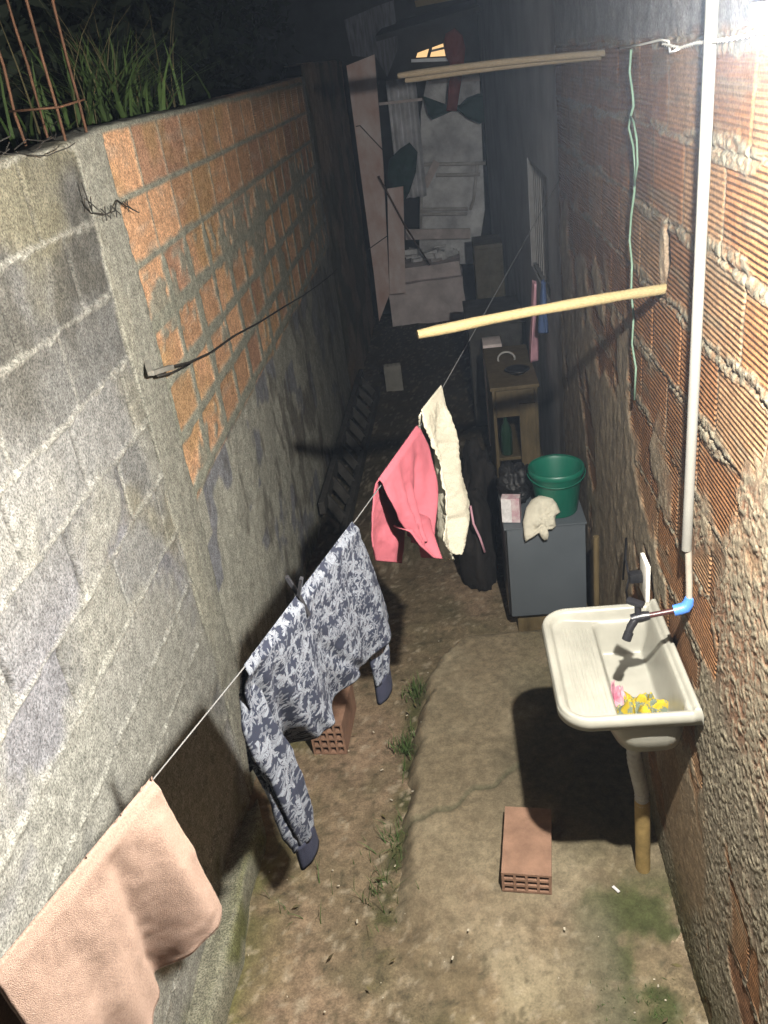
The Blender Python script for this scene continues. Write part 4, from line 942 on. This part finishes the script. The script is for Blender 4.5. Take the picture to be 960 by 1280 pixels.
blob('sack', (.035, 4.05, .17), (.115, .2, .33), M['bagbr'], 12, 'dark sack slumped on the ground left of the grey cabinet', 'sack', .4)
blob('sack', (.075, 4.6, .2), (.12, .25, .38), M['bagbr'], 16, 'dark sack behind the slumped one, deep in the shade', 'sack', .4)
g = MB(); g.tube([at_y(588, 632, 3.86), at_y(592, 655, 3.82), at_y(600, 672, 3.80), at_y(606, 690, 3.80)], .006, 8); tag(g.build('pink_strap', M['pink_cloth'], None, True), 'thin pinkish strap trailing down the dark sack left of the cabinet', 'strap')

# open wooden cupboard with a bottle
def qbox(px0, py0, px1, py1, Y):
    a = at_y(px0, py0, Y); b = at_y(px1, py1, Y); return min(a.x, b.x), max(a.x, b.x), min(a.z, b.z), max(a.z, b.z)
wc = thing('wooden_cupboard', (.34, 5.1, -.1), 'open fronted brown wooden cupboard against the right wall behind the bags', 'cupboard')
x0, x1, y0, y1, zb_, zt_ = .20, .475, 4.92, 5.7, -.12, .74
def part(name, c, d, mat, parent, bev=.003):
    g = MB(); g.box(c, d, None, bev); return g.build(name, mat, parent)
part('side_panel', (x0+.01, (y0+y1)/2, (zb_+zt_)/2), (.02, y1-y0, zt_-zb_), M['wood_brown'], wc)
part('side_panel', (x1-.01, (y0+y1)/2, (zb_+zt_)/2), (.02, y1-y0, zt_-zb_), M['wood_brown'], wc)
part('back_panel', ((x0+x1)/2, y1-.01, (zb_+zt_)/2), (x1-x0-.044, .02, zt_-zb_), M['wood_brown'], wc)
part('cupboard_top', ((x0+x1)/2, (y0+y1)/2, zt_+.013), (x1-x0+.02, y1-y0+.02, .022), M['wood_brown'], wc)
part('shelf', ((x0+x1)/2, (y0+y1)/2, .27), (x1-x0-.044, y1-y0-.05, .02), M['wood_brown'], wc)
part('top_rail', ((x0+x1)/2, y0+.012, zt_-.09), (x1-x0-.044, .022, .17), M['wood_brown'], wc)
part('door', (x1-.068, y0-.012, .30), (.10, .02, .70), M['wood_brown'], wc)
g = MB(); g.lathe([(0, 0), (.034, 0), (.037, .006), (.037, .15), (.03, .19), (.014, .225), (.013, .265), (.016, .268), (.016, .285), (0, .285)], (.275, 5.0, .2815), 24)
tag(g.build('glass_bottle', M['bottle'], None, True), 'dark green glass bottle standing inside the open wooden cupboard', 'bottle')
g = MB(); g.lathe([(0, .0), (.035, 0), (.075, .03), (.08, .032), (.072, .036), (.03, .008), (0, .008)], (.375, 5.12, zt_+.026), 28); tag(g.build('shallow_bowl', M['black_pl'], None, True), 'shallow dark bowl on the front of the wooden cupboard top', 'bowl')
g = MB(); q = [(.33+.055*math.cos(a), 5.42+.05*math.sin(a), zt_+.03+.03*math.sin(a)) for a in np.linspace(0, 2*math.pi, 20)]; g.tube(q, .007, 6); tag(g.build('plastic_hoop', M['flex'], None, True), 'pale plastic hoop lying behind the bowl on the wooden cupboard', 'hoop')
a0, a1, b0, b1 = qbox(604, 436, 630, 478, 6.1)
g = MB(); g.box(((a0+a1)/2, 6.2, (b1+gzf(6.2))/2), (a1-a0, .2, b1-gzf(6.2)+.05), bev=.006); tag(g.build('storage_crate', M['wood_plank'], None, 'auto'), 'tall pale box standing behind the wooden cupboard', 'crate')
g = MB(); g.box((.33, 6.9, .12), (.42, .7, 1.1), bev=.01); g.box((.33, 6.9, .69), (.46, .74, .03), bev=.005); tag(g.build('dark_table', M['wood_dark'], None, 'auto'), 'dark boxy chest by the right wall in the far shade', 'chest')
a0, a1, b0, b1 = qbox(592, 308, 634, 405, 8.6)
wd = thing('far_wardrobe', ((a0+a1)/2, 8.8, -.3), 'dim brown wooden wardrobe near the far end by the right wall', 'wardrobe')
part('carcass', ((a0+a1)/2, 8.85, (b1-.3)/2), (a1-a0, .48, b1+.3), pmat('dim_wood', (.10, .085, .055), .8, .3), wd)
for s in (-1, 1): part('door', ((a0+a1)/2+s*(a1-a0)*.24, 8.60, (b1-.25)/2), ((a1-a0)*.46, .02, b1+.18), bpy.data.materials['dim_wood'], wd)
a0, a1, b0, b1 = qbox(630, 190, 652, 400, 9.3)
g = MB(); g.box(((a0+a1)/2, 9.4, 1.1), (a1-a0, .18, 3.1), bev=.01); tag(g.build('blue_post', M['bluep'], None, 'auto'), 'dark blue painted post behind the brown wardrobe', 'post')
# washing hanging on the right wall
def strip(name, px0, py0, px1, py1, x, w, mat, label, cat, seed):
    a = at_x(px0, py0, x); b = at_x(px1, py1, x); n = 24
    P = np.zeros((n, 9, 3))
    for i in range(n):
        f = i/(n-1); c = a.lerp(b, f)
        for k in range(9):
            u = k/8-.5; P[i, k] = (x+.02*math.sin(u*9+seed+f*2)*(.4+f), c.y+u*w*(1-.25*max(0, f-.8)*5*abs(u)), c.z)
    o = link(name, grid_mesh(name, P), mat); s = o.modifiers.new('t', 'SOLIDIFY'); s.thickness = .006; return tag(o, label, cat)
strip('hanging_cloth', 669, 352, 668, 450, .50, .11, M['pink_cloth'], 'long dusty pink cloth hanging down the right wall', 'cloth', 1)
strip('hanging_cloth', 680, 352, 679, 415, .515, .09, M['blue_cloth'], 'dark blue cloth hanging just beside the dusty pink one', 'cloth', 3)

# ------------------------------------------------------------------ far end of the alley
YF = 10.7
def slab_quad(name, quad, Y, depth, mat, parent=None, jag=0):
    """board with the outline of four pixels at distance Y and a real depth"""
    f = [at_y(a, b, Y) for a, b in quad]; g = MB(); bm = g.bm
    F = [bm.verts.new(p) for p in f]; B = [bm.verts.new(p+Vector((0, depth, 0))) for p in f]
    bm.faces.new(F); bm.faces.new(B[::-1]); n = len(f)
    for i in range(n): bm.faces.new((F[i], F[(i+1) % n], B[(i+1) % n], B[i]))
    return g.build(name, mat, parent)
fd = thing('pink_board_door', at_y(475, 400, 10.3), 'tall faded pink and white board panel closing the left of the far end', 'door')
slab_quad('board', [(433, 82), (468, 68), (479, 205), (487, 368), (474, 402), (467, 340)], 10.3, .05, M['wood_pink'], fd)
g = MB(); g.tube([at_y(445, 158, 10.28), at_y(450, 157, 10.27), at_y(464, 172, 10.27), at_y(479, 188, 10.27)], .006, 6); g.tube([at_y(460, 312, 10.27), at_y(484, 295, 10.27), at_y(505, 277, 10.27)], .006, 6); g.build('door_wire', M['wire'], fd, True)
o = slab_quad('leaning_plank', [(484, 236), (504, 233), (507, 366), (487, 368)], 10.2, .03, M['wood_pink']); tag(o, 'narrow pinkish plank standing in front of the pink board panel', 'plank')
g = MB(); g.tube([at_y(473, 220, 10.05), at_y(505, 280, 10.12), at_y(537, 331, 10.6)], .011, 8); tag(g.build('iron_rod', M['rust'], None, True), 'thin rod leaning diagonally against the pink board panel', 'rod')
st_ = thing('concrete_step', at_y(530, 400, YF), 'pinkish rough concrete step block at the far end of the alley', 'step')
a0, a1, b0, b1 = qbox(482, 340, 584, 410, YF)
def rough_box(name, x0, x1, y0, y1, z0, z1, mat, parent=None, amp=.03, seed=0):
    g = MB(); g.box(((x0+x1)/2, (y0+y1)/2, (z0+z1)/2), (x1-x0, y1-y0, z1-z0)); bmesh.ops.subdivide_edges(g.bm, edges=g.bm.edges, cuts=9, use_grid_fill=True)
    for v in g.bm.verts:
        for k in range(3): v.co[k] += amp*(float(fbm(np.array(v.co.x*4+k*9+seed), np.array(v.co.z*4+v.co.y*3), seed+k))-.5)
    return g.build(name, mat, parent)
rough_box('lower_block', a0, a1, YF, YF+.7, -.75, at_y(530, 352, YF).z, M['conc_pink'], st_, .04, 3)
rough_box('upper_block', a0+.05, a1-.02, YF+.12, YF+.7, at_y(530, 352, YF).z-.02, at_y(530, 338, YF).z+.03, M['conc_pink'], st_, .05, 5)
z_top = at_y(530, 338, YF).z
g = MB()
for k in range(26):
    p = (random.uniform(a0+.25, a1-.1), YF+.25+random.uniform(0, .45), z_top+.05+random.uniform(0, .12))
    g.box(p, (random.uniform(.06, .2), random.uniform(.05, .15), random.uniform(.02, .07)), Matrix.Rotation(random.uniform(0, 3), 3, 'Z') @ Matrix.Rotation(random.uniform(-.5, .5), 3, 'X'))
o = g.build('rubble', M['white_board']); struct(o, 'stuff'); tag(o, 'heap of pale broken rubble on the far concrete step', 'rubble')
o = slab_quad('cross_plank', [(507, 287), (588, 286), (588, 298), (507, 300)], 11.3, .04, M['wood_plank']); tag(o, 'horizontal pale plank above the rubble at the far end', 'plank')
# pale rack with rails
rk = thing('pale_rack', at_y(560, 270, 11.6), 'pale tubular rack with two rails under the white panel', 'rack')
for nm, pl in (('rail', [(518, 206), (607, 204)]), ('rail', [(545, 219), (600, 218)]), ('rail', [(526, 262), (585, 261)]), ('rail', [(526, 268), (584, 267)]), ('leg', [(527, 206), (526, 285)]), ('leg', [(597, 204), (592, 250), (588, 262)])):
    g = MB(); g.tube([at_y(a, b, 11.6) for a, b in pl], .022 if nm == 'rail' else .018, 8); g.build(nm, M['pale_frame'], rk, True)
g = MB(); g.bar(at_y(546, 202, 11.5), at_y(531, 233, 11.5), .09, .02, up=(0, 1, 0)); tag(g.build('short_slat', M['wood_plank'], None), 'short pale slat leaning across the tubular rack', 'slat')
# white worn panel and brick patch over it, corrugated sheet
wp = thing('panel_wall', at_y(565, 150, 11.8), 'worn white panel wall under the roof at the far end', 'wall')
slab_quad('panel', [(533, 101), (599, 88), (606, 262), (596, 330), (524, 330), (526, 140)], 11.8, .08, M['white_board'], wp)
slab_quad('brick_strip', [(536, 96), (598, 84), (600, 101), (535, 105)], 11.76, .04, M['conc_pink'], wp)
def corr():
    n = 60; m = 2; a = at_y(482, 101, 11.2); b = at_y(519, 99, 11.2); zb = at_y(500, 200, 11.2).z; P = np.zeros((n, 12, 3))
    for i in range(n):
        f = i/(n-1); 
        for k in range(12): P[i, k] = (a.x+(b.x-a.x)*f, 11.2+.03*math.sin(f*2*math.pi*3.2), a.z+(zb-.45-a.z)*k/11)
    o = link('corrugated_sheet', grid_mesh('corrugated_sheet', P), M['corr']); s = o.modifiers.new('t', 'SOLIDIFY'); s.thickness = .008
    tag(o, 'upright pale corrugated sheet between the pink board and the white panel', 'sheet')
corr()
g = MB(); g.bar(at_y(474, 130, 11.0), at_y(528, 124, 11.0), .03); tag(g.build('batten', M['wood_plank'], None), 'grey batten across the corrugated sheet', 'batten')
def flatcloth(name, pts, Y, mat, label, seed, th=.03):
    o = puffy(name, [at_y(a, b, Y) for a, b in pts], (0, -1, 0), th, mat, seed, wr=.8, rings=8); return tag(o, label, 'cloth')
flatcloth('red_cloth', [(557, 42), (568, 35), (578, 44), (582, 60), (580, 78), (577, 100), (571, 139), (558, 139), (560, 110), (564, 84), (557, 70), (554, 55)], 11.0, M['rcloth'], 'dark red garment hanging over the pale stick at the far end', 31, .06)
flatcloth('green_cloth', [(529, 120), (540, 131), (556, 134), (575, 131), (584, 122), (597, 117), (611, 116), (613, 132), (608, 150), (600, 155), (586, 149), (574, 139), (552, 137), (542, 142), (540, 150), (535, 143)], 11.1, M['gcloth'], 'dark green cloth draped sideways across the white panel', 35, .06)
flatcloth('green_heap', [(486, 200), (500, 186), (512, 178), (522, 190), (520, 215), (512, 240), (500, 262), (490, 240), (484, 222)], 10.9, M['gcloth'], 'dark green bundle below the corrugated sheet', 39, .10)
# shack roof and back wall
rf = thing('far_shack', (0, 12.5, 0), 'dark tin roofed shack closing the far end of the alley', 'shack')
part('back_wall_sky_screen', (-2.0, 12.7, 1.9), (9.0, .12, 5.6), M['roofdark'], rf)  # back of the shack, extended left and upward as a screen hiding the sky
def tilt_box(name, c, d, rx, mat, parent, ry=0):
    g = MB(); g.box(c, d, Matrix.Rotation(rx, 3, 'X') @ Matrix.Rotation(ry, 3, 'Y')); return g.build(name, mat, parent)
tilt_box('roof_sheet', (.55, 11.6, 3.02), (2.2, 2.6, .05), R(4), M['roofdark'], rf, R(-7))
slab_quad('fascia_board', [(518, 1), (600, -14), (600, -7), (520, 9)], 10.4, .04, M['wood_pale'], rf)
slab_quad('flashing', [(514, 74), (575, 71), (575, 76), (514, 78)], 11.3, .05, M['zinc'], rf)
wl = thing('lit_opening', at_y(540, 62, 12.45), 'small warmly lit gap under the far roof', 'window')
slab_quad('glow_pane', [(522, 66), (555, 54), (557, 70), (520, 72)], 12.45, .02, emat('warm_room_light', (1.0, .62, .28), 1.1), wl)
slab_quad('batten', [(537, 58), (541, 57), (537, 73), (533, 73)], 12.40, .03, M['wood_dark'], wl)
slab_quad('window_rail', [(536, 63), (557, 58), (557, 61), (536, 66)], 12.41, .02, M['pale_frame'], wl)
# weathered sheet left of the roof
o = slab_quad('weathered_sheet', [(430, 25), (470, 8), (492, 0), (498, 60), (484, 96), (470, 72), (440, 70)], 12.0, .04, pmat('streaked_grey_sheet', (.05, .05, .06), .9, .5, 6, .4, 30, col2=(.22, .22, .25), stretch=(6, 1, .7))); tag(o, 'streaked grey weathered sheet above the pink board panel', 'sheet')

# ------------------------------------------------------------------ thin volume added to imitate lens glare round the bulb
hz_ = MB(); hz_.box((0, 6, 1.65), (6.0, 18.5, 5.6)); ho = hz_.build('glare_veil', None); struct(ho, 'stuff')
hm = bpy.data.materials.new('glare_veil_volume'); hm.use_nodes = True; ht = hm.node_tree; ht.nodes.remove(ht.nodes['Principled BSDF'])
pv = ht.nodes.new('ShaderNodeVolumePrincipled'); pv.inputs['Density'].default_value = .0018; pv.inputs['Color'].default_value = (.62, .76, 1.0, 1); pv.inputs['Anisotropy'].default_value = .5
ht.links.new(pv.outputs[0], ht.nodes['Material Output'].inputs['Volume']); ho.data.materials.append(hm)

# ------------------------------------------------------------------ hillside, undergrowth, grass
def terrain():
    xs = np.linspace(-9, -1.14, 60); ys = np.linspace(-4, 22, 110); X, Y = np.meshgrid(xs, ys, indexing='ij')
    d = -1.14-X
    Z = 2.38+.25*d*sst(.2, 2.5, d)*1.2+(fbm(X*1.2, Y*1.2, 301)-.5)*.5*sst(0, .8, d)+.9*np.clip(d-3, 0, 9)*.6
    o = link('hillside', grid_mesh('hillside', np.stack([X, Y, Z], -1)), M['earth']); struct(o)
terrain()
def blades(name, c, spread, n, h0, h1, w, mat, lean=.5, zfun=None, parent=None, root=False):
    bm = bmesh.new()
    for i in range(n):
        a = random.uniform(0, 6.283); r = abs(random.gauss(0, 1))*.6
        b = Vector((c[0]+math.cos(a)*r*spread[0], c[1]+math.sin(a)*r*spread[1], c[2]))
        if zfun: b.z = zfun(b.x, b.y)
        if root: b.z -= .03; cc = Vector(c); bm.faces.new([bm.verts.new(q) for q in (b, cc+Vector((0, 0, -.05)), cc+Vector((.002, .002, -.05)), b+Vector((.002, 0, 0)))])
        a2 = random.uniform(0, 6.283); L = random.uniform(h0, h1)+(.03 if root else 0); le = random.uniform(.1, 1)*lean
        dr = Vector((math.cos(a2), math.sin(a2), 0)); side = Vector((-dr.y, dr.x, 0))*w*random.uniform(.6, 1.3); prev = None
        for k in range(5):
            f = k/4; p = b+Vector((0, 0, L*(f-.35*le*f*f)))+dr*L*le*f*f; ww = side*(1-f)**.7
            cur = (bm.verts.new(p-ww), bm.verts.new(p+ww+dr*.001))
            if prev: bm.faces.new((prev[0], prev[1], cur[1], cur[0]))
            prev = cur
    me = bpy.data.meshes.new(name); bm.to_mesh(me); bm.free(); return link(name, me, mat, parent)
o = blades('grass_clump', (-1.38, 4.05, 2.46), (.20, .55), 420, .12, .46, .011, M['leaf'], 1.25, root=True); tag(o, 'bushy clump of long green grass growing behind the top of the brick wall', 'grass clump'); blades('dead_stems', (-1.36, 4.0, 2.46), (.22, .6), 60, .2, .6, .004, pmat('dry_stem', (.10, .085, .04), .8, .4, 6, 0), .7, parent=o)
o = blades('grass_clump', (-1.45, 2.1, 2.42), (.22, .5), 130, .08, .3, .005, M['dleaf'], .9, root=True); tag(o, 'thin dark grass around the rusty reinforcing bars on the wall top', 'grass clump')
def leaves():
    n = 19000; bm = bmesh.new()
    rs = np.random.RandomState(5)
    for i in range(n):
        y = rs.uniform(.5, 16); d = abs(rs.normal(0, 1))*1.6+.35; x = -1.3-d; z = 2.3+rs.uniform(0, 1)**1.6*(.55+d*.9)*(.5+.9*float(vn(np.array(x*1.3), np.array(y*1.1), 77)))+max(0, y-6)*.42*rs.uniform(0, 1)
        s = rs.uniform(.02, .06); a = rs.uniform(-1, 1, 3); a /= np.linalg.norm(a)+1e-6; b = np.cross(a, rs.uniform(-1, 1, 3)); b /= np.linalg.norm(b)+1e-6
        p = np.array((x, y, z)); bm.faces.new([bm.verts.new(q) for q in (p-a*s*1.6, p+b*s*.6, p+a*s*1.6, p-b*s*.6)])
    me = bpy.data.meshes.new('undergrowth'); bm.to_mesh(me); bm.free(); o = link('undergrowth', me, M['dleaf']); struct(o, 'stuff')
    tag(o, 'dark mass of night time undergrowth on the slope behind the left wall', 'undergrowth')
leaves()
# weeds along the edge of the concrete and at the wall feet
def gzn(x, y): return .005
W = [((-.385, 2.22), .10, 70, .03, .10, 'tuft of thin grass at the crack where the concrete edge meets the dirt'),
     ((-.44, 2.0), .13, 46, .03, .12, 'straggly grass spread left of the concrete edge nearer the camera'),
     ((-.36, 2.70), .08, 60, .02, .06, 'low weeds along the concrete edge beside the shirt sleeve'),
     ((-.31, 3.04), .06, 60, .02, .07, 'small leafy weed at the curve of the concrete edge'),
     ((-.73, 1.96), .10, 22, .02, .09, 'sparse grass on the mossy dirt under the left sleeve cuff'),
     ((.28, 1.80), .17, 170, .004, .016, 'mossy tuft on the ground right of the front brick'),
     ((.42, 1.58), .20, 300, .004, .018, 'green mossy weeds at the foot of the right wall'),
     ((.44, 1.92), .05, 30, .015, .05, 'tiny weeds growing round the base of the brown drain pipe')]
for (x, y), sp, n, h0, h1, lab in W:
    o = blades('weed', (x, y, .0 if x < -.36 else (.045 if y > 2.2 else .02)), (sp, sp*1.3), n, h0, h1, .0022, M['weed'], .8, root=True); tag(o, lab, 'weed', 'weeds on the alley floor')
g = MB()
for k in range(110):
    x = random.uniform(-.9, .5); y = random.uniform(.7, 3.6); s = random.uniform(.002, .006)
    zz = (.058 if x > np.interp(y, EDGE[:, 0], EDGE[:, 1])+.03 and y > 1.7 else .02)
    g.box((x, y, zz+.002), (s*random.uniform(.6, 2.5), s, s*.3), Matrix.Rotation(random.uniform(0, 3), 3, 'Z'))
o = g.build('scattered_chips', M['chip']); struct(o, 'stuff'); tag(o, 'scattered pale chips and scraps on the dirt floor', 'litter')
g = MB()
for k in range(46):
    x = random.choice((random.uniform(-.95, -.4), random.uniform(-.5, -.3), random.uniform(.2, .52))); y = random.uniform(.9, 3.4); L_ = random.uniform(.008, .02)
    zz = .065 if x > np.interp(y, EDGE[:, 0], EDGE[:, 1])+.06 and y > 1.9 else .03
    a = random.uniform(0, 6.28); d = Vector((math.cos(a), math.sin(a), random.uniform(-.2, .3)))*L_; e = Vector((-d.y, d.x, random.uniform(-.004, .006)))*.35; p = Vector((x, y, zz))
    g.face([p-d, p+e, p+d]); g.face([p-d, p+d, p-e])
o = g.build('fallen_leaves', pmat('dry_leaf', (.07, .05, .025), .8, .5, 8, 0, col2=(.12, .10, .04))); struct(o, 'stuff'); tag(o, 'small dry leaves strewn over the dirt floor', 'leaves')
q = at_z(770, 1113, .06); g = MB(); g.box((q.x, q.y, .066), (.009, .028, .003), Matrix.Rotation(R(35), 3, 'Z')); tag(g.build('paper_scrap', M['paper_w'], None), 'small white paper scrap on the ground by the drain pipe', 'litter')
